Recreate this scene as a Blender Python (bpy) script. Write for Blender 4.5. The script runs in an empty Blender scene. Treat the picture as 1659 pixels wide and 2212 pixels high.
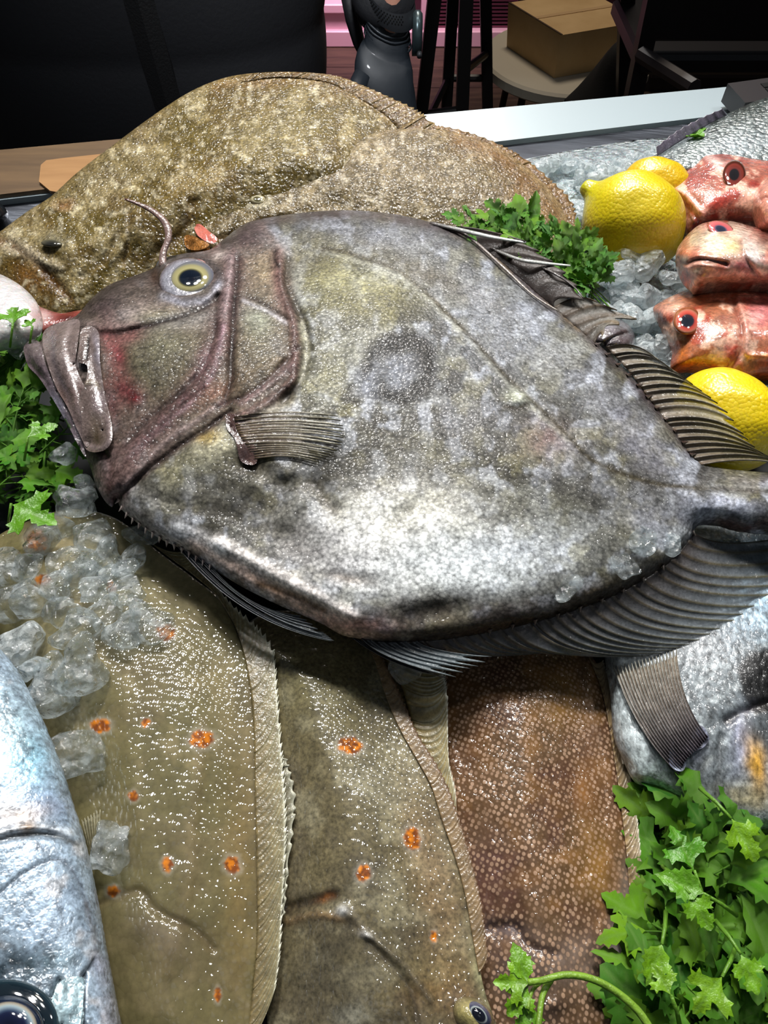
import bpy, math, random
import numpy as np
from mathutils import Vector
from mathutils.geometry import delaunay_2d_cdt

SC = bpy.context.scene
COL = SC.collection
random.seed(7)
rng = np.random.default_rng(7)

# ---------------------------------------------------------------- camera, world, lights, exposure
F = 1533.0                       # focal length in pixels of the 1659 x 2212 photograph
PITCH = math.radians(55)         # camera looks 55 degrees below the horizon
ZB = 0.90                        # height of the display bed above the floor
CH = 0.30                        # camera height above the bed
cd = bpy.data.cameras.new('camera'); cam = bpy.data.objects.new('camera', cd); COL.objects.link(cam)
cam.location = (0, 0, ZB + CH); cam.rotation_euler = (math.pi/2 - PITCH, 0, 0)
cd.sensor_fit = 'VERTICAL'; cd.sensor_height = 24.0; cd.sensor_width = 18.0
cd.lens = F / 2212 * 24.0; cd.clip_start = 0.01; cd.clip_end = 50
SC.camera = cam
SC.view_settings.view_transform = 'Standard'; SC.view_settings.look = 'None'
SC.view_settings.gamma = 1.0; SC.view_settings.exposure = -0.45
SC.view_settings.use_curve_mapping = False

W = bpy.data.worlds.new('world'); SC.world = W; W.use_nodes = True
W.node_tree.nodes['Background'].inputs[0].default_value = (0.78, 0.88, 1.0, 1)
W.node_tree.nodes['Background'].inputs[1].default_value = 0.10

def lamp(name, loc, target, watt, size, color=(1, 1, 1), spread=180):
    l = bpy.data.lights.new(name, 'AREA'); l.shape = 'DISK'; l.size = size; l.energy = watt; l.color = color
    l.spread = math.radians(spread)
    o = bpy.data.objects.new(name, l); COL.objects.link(o); o.location = loc
    o.rotation_euler = (Vector(target) - Vector(loc)).to_track_quat('-Z', 'Y').to_euler()
    return o
LW = (1.0, 0.985, 0.96)
lamp('spot_or_fill_lamp', (-0.16, 1.02, ZB+1.34), (0, .25, ZB), 3.6, .20, LW, 70)
lamp('spot_or_fill_lamp', (0.24, 1.06, ZB+1.30), (0, .3, ZB), 1.6, .16, LW, 70)
lamp('spot_or_fill_lamp', (-0.08, 1.28, ZB+1.30), (0, .4, ZB), 1.8, .18, LW, 70)
lamp('spot_or_fill_lamp', (0.16, 2.35, ZB+1.15), (0, .5, ZB), 1.7, .12, LW, 60)
lamp('spot_or_fill_lamp', (-0.55, 1.05, ZB+1.30), (0, .3, ZB), 1.0, .16, LW, 70)
lamp('spot_or_fill_lamp', (0.78, 0.75, ZB+1.20), (0.2, .3, ZB), .9, .14, LW, 70)
lamp('fill_lamp', (0.1, -0.35, ZB+1.5), (0, .3, ZB), .7, .7, (0.86, 0.93, 1.0))  # added fill from the front, no such panel seen
lamp('spot_or_fill_lamp', (-0.05, 0.25, ZB+1.0), (-.10, 1.0, ZB+.0), .75, .14, (.95, .97, 1.0), 36)  # added fill aimed at the jacket and arm, no lamp known there
lamp('fill_lamp', (0.3, 2.2, ZB+1.6), (0.6, 1.9, 0.3), 22, .5, (1.0, 0.86, 0.70))  # added warm fill to brighten the carton and the background
lamp('case_lamp', (-0.1, 2.70, 0.9), (-0.1, 3.3, 0.25), 8, .3, (1.0, 0.60, 0.78), 110)

# ---------------------------------------------------------------- helpers
cP, sP = math.cos(PITCH), math.sin(PITCH)
def ray(px, py):
    a = (np.asarray(px, float) - 829.5) / F; b = (np.asarray(py, float) - 1106) / F
    dx = a; dy = cP - b * sP; dz = -sP - b * cP
    return dx, dy, dz
def unp(px, py, plane=(0, 0, 0), e=0.0):
    """point of the surface z = z0 + gx x + gy y + e (relative to the bed) seen at a photo position"""
    z0, gx, gy = plane
    dx, dy, dz = ray(px, py)
    t = (z0 + e - CH) / (dz - gx * dx - gy * dy)
    return np.stack([t * dx, t * dy, ZB + CH + t * dz], -1)
def unp_y(px, py, Y):
    dx, dy, dz = ray(px, py); t = Y / dy
    return np.stack([t * dx, t * dy, ZB + CH + t * dz], -1)

def lin(c):
    c = np.asarray(c, float) / 255.0
    return np.where(c <= 0.04045, c / 12.92, ((c + 0.055) / 1.055) ** 2.4)

def _hash(ix, iy, seed):
    h = (ix * 374761393 + iy * 668265263 + seed * 1442695041) & 0xffffffff
    h = ((h ^ (h >> 13)) * 1274126177) & 0xffffffff
    return ((h ^ (h >> 16)) & 0xffff) / 65535.0
def vnoise(x, y, seed=0):
    ix = np.floor(x).astype(np.int64); iy = np.floor(y).astype(np.int64)
    fx = x - ix; fy = y - iy; fx = fx*fx*(3-2*fx); fy = fy*fy*(3-2*fy)
    a = _hash(ix, iy, seed); b = _hash(ix+1, iy, seed); c = _hash(ix, iy+1, seed); d = _hash(ix+1, iy+1, seed)
    return (a*(1-fx)+b*fx)*(1-fy) + (c*(1-fx)+d*fx)*fy
def fbm(x, y, s, seed=0, octv=4):
    x = np.asarray(x, float); y = np.asarray(y, float)
    v = 0; a = .5; t = 0
    for k in range(octv):
        v = v + a * vnoise(x / s * 2**k + 17.3*k, y / s * 2**k - 9.1*k, seed + 31*k); t += a; a *= .5
    return v / t
def sstep(a, b, x):
    t = np.clip((x - a) / (b - a), 0, 1); return t*t*(3-2*t)

def smooth_line(pts, step=8.0, closed=False):
    """Catmull-Rom through the points, resampled evenly"""
    P = np.asarray(pts, float)
    n = len(P)
    if closed: Q = np.vstack([P[-1], P, P[0], P[1]]); m = n
    else: Q = np.vstack([2*P[0]-P[1], P, 2*P[-1]-P[-2]]); m = n - 1
    out = []
    for i in range(m):
        p0, p1, p2, p3 = Q[i], Q[i+1], Q[i+2], Q[i+3]
        L = np.linalg.norm(p2-p1); k = max(2, int(L/step*2))
        t = np.linspace(0, 1, k, endpoint=False)[:, None]
        out.append(.5*((2*p1)+(-p0+p2)*t+(2*p0-5*p1+4*p2-p3)*t*t+(-p0+3*p1-3*p2+p3)*t**3))
    out = np.vstack(out + ([] if closed else [P[-1:]]))
    if closed: out = np.vstack([out, out[:1]])
    d = np.r_[0, np.cumsum(np.linalg.norm(np.diff(out, axis=0), axis=1))]
    k = max(3, int(round(d[-1]/step)))
    s = np.linspace(0, d[-1], k+1)
    res = np.stack([np.interp(s, d, out[:, j]) for j in range(out.shape[1])], 1)
    return res[:-1] if closed else res
def resample(pts, k, smooth=True):
    P = smooth_line(pts, 4.0) if smooth and len(pts) > 2 else np.asarray(pts, float)
    d = np.r_[0, np.cumsum(np.linalg.norm(np.diff(P, axis=0), axis=1))]
    s = np.asarray(k, float) * d[-1]
    return np.stack([np.interp(s, d, P[:, j]) for j in range(P.shape[1])], -1)

def seg_dist(x, y, P, closed=False):
    """distance to a polyline and the position 0..1 along it"""
    Q = np.asarray(P, float); 
    if closed: Q = np.vstack([Q, Q[:1]])
    best = np.full(x.shape, 1e9); pos = np.zeros(x.shape)
    L = np.r_[0, np.cumsum(np.linalg.norm(np.diff(Q, axis=0), axis=1))]
    for i in range(len(Q)-1):
        a, b = Q[i], Q[i+1]; v = b-a; vv = max(v@v, 1e-9)
        t = np.clip(((x-a[0])*v[0]+(y-a[1])*v[1])/vv, 0, 1)
        d = np.hypot(x-a[0]-t*v[0], y-a[1]-t*v[1])
        m = d < best; best[m] = d[m]; pos[m] = ((L[i]+t*(L[i+1]-L[i]))/L[-1])[m]
    return best, pos
def inside(x, y, P):
    c = np.zeros(x.shape, bool); Q = np.asarray(P); n = len(Q)
    for i in range(n):
        x1, y1 = Q[i]; x2, y2 = Q[(i+1) % n]
        if y1 == y2: continue
        m = ((y1 > y) != (y2 > y)) & (x < (x2-x1)*(y-y1)/(y2-y1)+x1)
        c ^= m
    return c

def rootof(o):
    while o.parent: o = o.parent
    return o
def wloc(o):
    v = np.zeros(3)
    while o is not None: v = v + np.array(o.location); o = o.parent
    return v
def empty(name, loc, label, cat, group=None):
    o = bpy.data.objects.new(name, None); COL.objects.link(o); o.empty_display_size = .02
    o.location = tuple(float(q) for q in loc); tag(o, label, cat, group); return o
def tag(o, label=None, cat=None, group=None, kind=None):
    if label: o['label'] = label
    if cat: o['category'] = cat
    if group: o['group'] = group
    if kind: o['kind'] = kind
    return o
def mk(name, V, Fc, mats, parent=None, cols=None, alpha=None, smooth=True, midx=None, origin=None):
    """one mesh object from world-space vertices"""
    V = np.asarray(V, float)
    off = wloc(parent) if parent is not None else np.zeros(3)
    if origin is not None: oloc = np.asarray(origin, float) - off
    elif parent is None: oloc = np.array([V[:, 0].mean(), V[:, 1].mean(), V[:, 2].min()])
    else: oloc = V.mean(0) - off
    me = bpy.data.meshes.new(name)
    me.from_pydata((V - off - oloc).tolist(), [], [tuple(int(i) for i in f) for f in Fc])
    me.validate(); me.update()
    if smooth: me.polygons.foreach_set('use_smooth', [True]*len(me.polygons))
    if cols is not None:
        a = me.color_attributes.new('Col', 'FLOAT_COLOR', 'POINT')
        C = np.ones((len(V), 4)); C[:, :3] = cols
        if alpha is not None: C[:, 3] = alpha
        a.data.foreach_set('color', C.ravel())
    if not isinstance(mats, (list, tuple)): mats = [mats]
    for m in mats: me.materials.append(m)
    if midx is not None: me.polygons.foreach_set('material_index', list(midx))
    o = bpy.data.objects.new(name, me); COL.objects.link(o)
    o.location = tuple(float(q) for q in oloc)
    if parent is not None: o.parent = parent
    return o

class MB:
    """collects boxes, tubes and lofts into one mesh"""
    def __init__(s): s.V = []; s.F = []; s.C = []
    def add(s, V, Fc, c=None):
        n = sum(len(v) for v in s.V); s.V.append(np.asarray(V, float)); s.F += [tuple(i+n for i in f) for f in Fc]
        s.C.append(np.tile(np.asarray(c if c is not None else (1, 1, 1), float), (len(V), 1)))
        return s
    def box(s, lo, hi, c=None, rot=None, piv=None, bev=0.0):
        lo = np.array(lo, float); hi = np.array(hi, float)
        if bev <= 0:
            V = np.array([[x, y, z] for x in (lo[0], hi[0]) for y in (lo[1], hi[1]) for z in (lo[2], hi[2])])
            Fc = [(0,1,3,2),(4,6,7,5),(0,4,5,1),(2,3,7,6),(0,2,6,4),(1,5,7,3)]
        else:
            b = bev; V = []; 
            for z, i in ((lo[2], b), (lo[2]+b, 0), (hi[2]-b, 0), (hi[2], b)):
                x0, x1, y0, y1 = lo[0]+i, hi[0]-i, lo[1]+i, hi[1]-i
                V += [(x0+b,y0,z),(x1-b,y0,z),(x1,y0+b,z),(x1,y1-b,z),(x1-b,y1,z),(x0+b,y1,z),(x0,y1-b,z),(x0,y0+b,z)]
            V = np.array(V); Fc = [tuple(range(7,-1,-1)), tuple(range(24,32))]
            for k in range(3):
                for j in range(8): Fc.append((k*8+j, k*8+(j+1)%8, (k+1)*8+(j+1)%8, (k+1)*8+j))
        if rot is not None:
            p = np.array(piv if piv is not None else (lo+hi)/2); ca, sa = math.cos(rot), math.sin(rot)
            V = V - p; V = np.stack([V[:,0]*ca-V[:,1]*sa, V[:,0]*sa+V[:,1]*ca, V[:,2]], 1) + p
        return s.add(V, Fc, c)
    def tube(s, P, R, n=8, c=None, flat=1.0, cap=True):
        P = np.asarray(P, float); k = len(P); R = np.broadcast_to(np.asarray(R, float), (k,))
        T = np.gradient(P, axis=0); T /= np.linalg.norm(T, axis=1)[:, None] + 1e-12
        up = np.array([0, 0, 1.0]); V = []
        if abs(T[0] @ up) > .9: up = np.array([1.0, 0, 0])
        for i in range(k):
            a = np.cross(T[i], up); a /= np.linalg.norm(a)+1e-12; b = np.cross(a, T[i]); 
            for j in range(n):
                q = 2*math.pi*j/n; V.append(P[i] + R[i]*(math.cos(q)*a + math.sin(q)*flat*b))
        Fc = [(i*n+j, i*n+(j+1)%n, (i+1)*n+(j+1)%n, (i+1)*n+j) for i in range(k-1) for j in range(n)]
        if cap: Fc += [tuple(range(n-1,-1,-1)), tuple(range((k-1)*n, k*n))]
        return s.add(V, Fc, c)
    def loft(s, rings, c=None, cap=True):
        n = len(rings[0]); V = np.vstack(rings); k = len(rings)
        Fc = [(i*n+j, i*n+(j+1)%n, (i+1)*n+(j+1)%n, (i+1)*n+j) for i in range(k-1) for j in range(n)]
        if cap: Fc += [tuple(range(n-1,-1,-1)), tuple(range((k-1)*n, k*n))]
        return s.add(V, Fc, c)
    def build(s, name, mat, parent=None, smooth=False, origin=None, colored=False):
        return mk(name, np.vstack(s.V), s.F, mat, parent, cols=np.vstack(s.C) if colored else None, smooth=smooth, origin=origin)

# ---------------------------------------------------------------- materials
def nmat(name):
    m = bpy.data.materials.new(name); m.use_nodes = True
    nt = m.node_tree; return m, nt, nt.nodes['Principled BSDF']
def N(nt, t, **kw):
    n = nt.nodes.new(t)
    for k, v in kw.items(): setattr(n, k, v)
    return n
def plain(name, rgb, rough=.5, metal=0, coat=0, bump=0, bscale=200, var=0, vscale=30, rgb2=None, stretch=None):
    m, nt, b = nmat(name)
    b.inputs['Base Color'].default_value = (*lin(rgb), 1); b.inputs['Roughness'].default_value = rough
    b.inputs['Metallic'].default_value = metal; b.inputs['Coat Weight'].default_value = coat
    tc = N(nt, 'ShaderNodeTexCoord'); src = tc.outputs['Object']
    if stretch:
        mp = N(nt, 'ShaderNodeMapping'); mp.inputs['Scale'].default_value = stretch
        nt.links.new(src, mp.inputs[0]); src = mp.outputs[0]
    if rgb2 is not None:
        n = N(nt, 'ShaderNodeTexNoise'); n.inputs['Scale'].default_value = vscale; n.inputs['Detail'].default_value = 5
        r = N(nt, 'ShaderNodeValToRGB'); r.color_ramp.elements[0].position = .35; r.color_ramp.elements[1].position = .65
        r.color_ramp.elements[0].color = (*lin(rgb), 1); r.color_ramp.elements[1].color = (*lin(rgb2), 1)
        nt.links.new(src, n.inputs['Vector']); nt.links.new(n.outputs[0], r.inputs[0]); nt.links.new(r.outputs[0], b.inputs['Base Color'])
    if bump:
        n = N(nt, 'ShaderNodeTexNoise'); n.inputs['Scale'].default_value = bscale; n.inputs['Detail'].default_value = 4
        bp = N(nt, 'ShaderNodeBump'); bp.inputs['Strength'].default_value = bump; bp.inputs['Distance'].default_value = .001
        nt.links.new(src, n.inputs['Vector']); nt.links.new(n.outputs[0], bp.inputs['Height']); nt.links.new(bp.outputs[0], b.inputs['Normal'])
    return m
def skin(name, cells=600, slope=.1, wslope=.1, wscale=200, rough=.38, coat=1.0, crough=.06, metal=0.0, mott=.35, mscale=900, base_n=.45,
         cellcol=0.0, mott2=.3, m2scale=160, cellrgb=None, cellthr=(.25, .5), alpha=False, sss=0.0, spec=.5, stretch=None, rand=1.0, cior=1.6, rotz=.35):
    """wet fish skin: colour attribute, fine mottling, scale bumps and a glossy film of water"""
    m, nt, b = nmat(name); L = nt.links.new
    tc = N(nt, 'ShaderNodeTexCoord'); at = N(nt, 'ShaderNodeAttribute'); at.attribute_name = 'Col'
    src = tc.outputs['Object']
    if stretch:
        mp = N(nt, 'ShaderNodeMapping'); mp.inputs['Scale'].default_value = stretch
        mp.inputs['Rotation'].default_value = (0, 0, rotz)
        L(src, mp.inputs[0]); src = mp.outputs[0]
    def noise(scale, det):
        n = N(nt, 'ShaderNodeTexNoise'); n.inputs['Scale'].default_value = scale; n.inputs['Detail'].default_value = det
        n.inputs['Roughness'].default_value = .6
        L(src, n.inputs['Vector']); return n
    def math_(op, a, bb, c=None):
        q = N(nt, 'ShaderNodeMath', operation=op)
        for i, v in enumerate((a, bb) if c is None else (a, bb, c)):
            if hasattr(v, 'links') or hasattr(v, 'node'): L(v, q.inputs[i])
            else: q.inputs[i].default_value = v
        return q.outputs[0]
    n1 = noise(mscale, 3); n2 = noise(m2scale, 5)
    f1 = math_('MULTIPLY_ADD', math_('SUBTRACT', n1.outputs[0], .5), mott*4, 1.0)
    f2 = math_('MULTIPLY_ADD', math_('SUBTRACT', n2.outputs[0], .5), mott2*4, 1.0)
    f = math_('MAXIMUM', math_('MULTIPLY', f1, f2), .15)
    vo = N(nt, 'ShaderNodeTexVoronoi'); vo.inputs['Scale'].default_value = cells; vo.inputs['Randomness'].default_value = rand
    L(src, vo.inputs['Vector'])
    if cellcol and cellrgb is None:
        f = math_('MULTIPLY', f, math_('MULTIPLY_ADD', math_('SUBTRACT', .45, vo.outputs['Distance']), cellcol*2, 1.0))
    mx = N(nt, 'ShaderNodeVectorMath', operation='SCALE'); L(at.outputs['Color'], mx.inputs[0]); L(f, mx.inputs['Scale'])
    out = mx.outputs[0]
    if cellrgb is not None:
        mr = N(nt, 'ShaderNodeMapRange'); mr.inputs['From Min'].default_value = cellthr[1]; mr.inputs['From Max'].default_value = cellthr[0]
        L(vo.outputs['Distance'], mr.inputs['Value'])
        n4 = noise(m2scale*.6, 2); mr4 = N(nt, 'ShaderNodeMapRange'); mr4.inputs['From Min'].default_value = .36; mr4.inputs['From Max'].default_value = .6
        mr4.inputs['To Max'].default_value = cellcol; mr4.inputs['To Min'].default_value = cellcol*.35; L(n4.outputs[0], mr4.inputs['Value'])
        mm = N(nt, 'ShaderNodeMix', data_type='RGBA'); L(math_('MULTIPLY', mr.outputs[0], mr4.outputs[0]), mm.inputs['Factor']); L(out, mm.inputs[6])
        mm.inputs[7].default_value = (*lin(cellrgb), 1); out = mm.outputs[2]
    L(out, b.inputs['Base Color'])
    b.inputs['Roughness'].default_value = rough; b.inputs['Metallic'].default_value = metal
    b.inputs['Coat Weight'].default_value = coat; b.inputs['Coat Roughness'].default_value = crough; b.inputs['Coat IOR'].default_value = cior
    b.inputs['Specular IOR Level'].default_value = spec
    if sss: b.inputs['Subsurface Weight'].default_value = sss; b.inputs['Subsurface Scale'].default_value = .004
    dome = math_('SUBTRACT', 1.0, math_('MULTIPLY', vo.outputs['Distance'], vo.outputs['Distance']))
    n3 = noise(wscale, 3)
    h = math_('ADD', math_('MULTIPLY', dome, slope/cells), math_('MULTIPLY', n3.outputs[0], wslope*2/wscale))
    for inp, st in (('Normal', base_n), ('Coat Normal', 1.0)):
        bp = N(nt, 'ShaderNodeBump'); bp.inputs['Strength'].default_value = st; bp.inputs['Distance'].default_value = 1.0
        L(h, bp.inputs['Height']); L(bp.outputs[0], b.inputs[inp])
    if alpha: L(at.outputs['Alpha'], b.inputs['Alpha'])
    return m

# ---------------------------------------------------------------- sculpting of bodies from outlines
def paint(X, Y, base, ops, seed=0, warp=14, sdh=1.0):
    """colour and relief of a body from patches ('b'), lines ('s') and noise ('n')"""
    C = np.tile(lin(base), (len(X), 1)); H = np.zeros(len(X))
    wx = (fbm(X, Y, 60, seed+1)-.5)*2*warp; wy = (fbm(X, Y, 60, seed+2)-.5)*2*warp
    g = fbm(X, Y, 22, seed+3)
    for op in ops:
        k = op[0]
        if k == 'b':
            _, x, y, rx, ry, rot, col, al, dh = op[:9]; pw = op[9] if len(op) > 9 else 1.0
            ca, sa = math.cos(math.radians(rot)), math.sin(math.radians(rot))
            ex = X+wx-x; ey = Y+wy-y; u = (ex*ca+ey*sa)/rx; v = (-ex*sa+ey*ca)/ry
            w = np.exp(-((u*u+v*v)**pw))
            if dh:
                ex = X-x; ey = Y-y; u = (ex*ca+ey*sa)/rx; v = (-ex*sa+ey*ca)/ry
                H += dh*.001*np.exp(-((u*u+v*v)**pw))
        elif k == 's':
            _, P, wd, col, al, dh = op[:6]; wd2 = op[6] if len(op) > 6 else wd
            P = smooth_line(P, 14) if len(P) > 2 else P
            d, t = seg_dist(X+wx*.2, Y+wy*.2, P); ww = wd+(wd2-wd)*t
            w = np.exp(-(d/ww)**2)
            if dh: H += dh*sdh*.001*w
        elif k == 'r':      # ring
            _, x, y, r, wd, col, al, dh = op[:8]; q = op[8] if len(op) > 8 else 1.0
            d = np.abs(np.hypot(X+wx*.6-x, (Y+wy*.6-y)/q)-r); w = np.exp(-(d/wd)**2)
            if dh: H += dh*.001*w
        elif k == 'n':
            _, sc, lo, hi, col, al = op[:6]; an = op[6] if len(op) > 6 else 1.0
            w = sstep(lo, hi, fbm(X*an, Y, sc, seed+int(sc)+len(C) % 7, 5)); dh = 0
        elif k == 'poly':    # soft filled outline
            _, P, col, al, dh, soft = op[:6]
            P = smooth_line(P, 12, True); d, _t = seg_dist(X+wx*.3, Y+wy*.3, P, True)
            ins = inside(X+wx*.3, Y+wy*.3, P); sd = np.where(ins, d, -d); w = sstep(-soft*.3, soft, sd)
            if dh: H += dh*.001*w
        elif k == 'spots':    # one patch of clustered flecks
            _, x, y, rx, ry, col = op[:6]
            th = np.arctan2(Y-y, X-x); rr = np.hypot((X-x)/rx, (Y-y)/ry)+.3*(vnoise(th*2+x, th*0+y, seed)-.5)+.35*(fbm(X, Y, 9, seed+9, 2)-.5)
            w = sstep(1.1, .8, rr); al = 1.0; dh = 0
            C = C*(1-sstep(1.75, 1.0, rr)[:, None]*.22)+lin((205, 200, 190))*sstep(1.75, 1.0, rr)[:, None]*.22
            fl = sstep(.42, .62, fbm(X, Y, 8, seed+4, 3))[:, None]; col = None; C0 = lin((132, 66, 6))*(1-fl)+lin((204, 118, 10))*fl; C = C*(1-w[:, None])+C0*w[:, None]; al = 0
        if k != 'spots' and al: w = w*np.clip(.45+1.1*g, 0, 1.25) if al < .95 else w
        if al and col is not None:
            a = np.clip(w*al, 0, 1)[:, None]; C = C*(1-a)+lin(col)*a
    return C, H

class Body: pass
def plate(name, outline, mat, parent, plane=(0, 0, 0), H=.015, R=.03, H2=0, R2=.1, Hb=.006, sp=7, base=(128, 128, 128),
          ops=(), on=None, lift=0.0, seed=0, soft=0.0, contrast=1.0, gain=1.0, sdh=1.0, close=True, step=None, smooth_it=6, warp=14, rim=None, prof=.5, sm=True, lump=0.0, lumps=90, floor=None):
    """a solid body: outline filled with a fine mesh, rounded up over its edge, closed below"""
    O = smooth_line(outline, step or sp, True) if sm else np.asarray(outline, float)
    x0, y0 = O.min(0); x1, y1 = O.max(0)
    gx = np.arange(x0, x1, sp); gy = np.arange(y0, y1, sp*.866)
    GX, GY = np.meshgrid(gx, gy); GX[1::2] += sp/2; X = GX.ravel(); Y = GY.ravel()
    m = inside(X, Y, O); X, Y = X[m], Y[m]
    d, _ = seg_dist(X, Y, O, True); m = d > sp*.55; X, Y, d = X[m], Y[m], d[m]
    pts = [Vector((float(a), float(b))) for a, b in O] + [Vector((float(a), float(b))) for a, b in zip(X, Y)]
    n = len(O)
    r = delaunay_2d_cdt(pts, [], [list(range(n))], 1, 1e-5)
    P = np.array([[v.x, v.y] for v in r[0]]); tri = [tuple(f) for f in r[2]]
    px, py = P[:, 0], P[:, 1]
    e0 = np.zeros(len(P))+lift
    # smoothing
    T = np.array(tri); 
    a = np.concatenate([T[:, 0], T[:, 1], T[:, 2]]); b = np.concatenate([T[:, 1], T[:, 2], T[:, 0]])
    ii = np.concatenate([a, b]); jj = np.concatenate([b, a])
    cnt = np.bincount(ii, minlength=len(P)).astype(float); cnt[cnt == 0] = 1
    if on is not None:
        e0 = e0 + on.at(px, py); plane = on.plane
        for _k in range(14): e0 = .4*e0+.6*np.bincount(ii, weights=e0[jj], minlength=len(P))/cnt
    Wp = unp(px, py, plane, 0 if on is None else e0)
    OW = unp(O[:, 0], O[:, 1], plane, 0 if on is None else lift)
    dm, _ = seg_dist(Wp[:, 0], Wp[:, 1], OW[:, :2], True)
    edge = dm < 1e-5
    t = np.clip(dm/R, 0, 1); h = H*(1-(1-t)**2)**prof
    if soft: tq = np.clip(dm/(R*1.6), 0, 1); h = h*(1-soft)+soft*H*tq*tq*(3-2*tq)
    if H2: t2 = np.clip(dm/R2, 0, 1); h = h + H2*t2*t2*(3-2*t2)
    for _k in range(smooth_it):
        h2 = np.bincount(ii, weights=h[jj], minlength=len(P))/cnt
        h = np.where(edge, h, .4*h+.6*h2)
    C, dh = paint(px, py, base, ops, seed, warp, sdh)
    C = C*gain
    if contrast != 1:
        mu = np.exp(np.log(np.maximum(C.mean(1), 1e-4)).mean()); C = C*(np.maximum(C.mean(1), 1e-4)/mu)[:, None]**(contrast-1)
    if lump: dh = dh + .001*lump*(fbm(px, py, lumps, seed+50, 3)-.5)*2
    h = h + dh*np.clip(dm/(R*.35), 0, 1)
    h[edge] = 0
    if rim is not None:
        a = np.exp(-(dm/rim[1])**2)[:, None]*rim[2]; C = C*(1-a)+lin(rim[0])*a  # lighter band along the outline, rim light put into the colour
    Vt = unp(px, py, plane, e0+h)
    V = Vt; Fc = tri; CC = C
    if close:
        inner = np.where(~edge)[0]; mp = np.arange(len(P)); mp[inner] = len(P)+np.arange(len(inner))
        Vb = Wp[inner].copy(); hb = Hb*(1-(1-np.clip(dm[inner]/R, 0, 1))**2)**.5
        Vb[:, 2] -= hb
        V = np.vstack([Vt, Vb]); CC = np.vstack([C, C[inner]])
        Fc = tri + [(mp[f[0]], mp[f[2]], mp[f[1]]) for f in tri]
    # outward normals
    v0, v1, v2 = (Vt[T[0][i]] for i in range(3))
    if np.cross(v1-v0, v2-v0)[2] < 0: Fc = [tuple(reversed(f)) for f in Fc]
    o = mk(name, V, Fc, mat, parent, cols=CC)
    B = Body(); B.o = o; B.plane = plane; B.px = px; B.py = py; B.h = e0+h; B.C = C
    # coarse lookup grid
    def at(qx, qy, B=B):
        qx = np.atleast_1d(np.asarray(qx, float)); qy = np.atleast_1d(np.asarray(qy, float)); out = np.zeros(len(qx))
        for s in range(0, len(qx), 400):
            dd = (qx[s:s+400, None]-B.px[None])**2+(qy[s:s+400, None]-B.py[None])**2
            out[s:s+400] = B.h[np.argmin(dd, 1)]
        return out
    B.at = at
    B.P = lambda qx, qy, lift=0: unp(np.atleast_1d(qx), np.atleast_1d(qy), B.plane, at(qx, qy)+lift)
    return B

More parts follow.
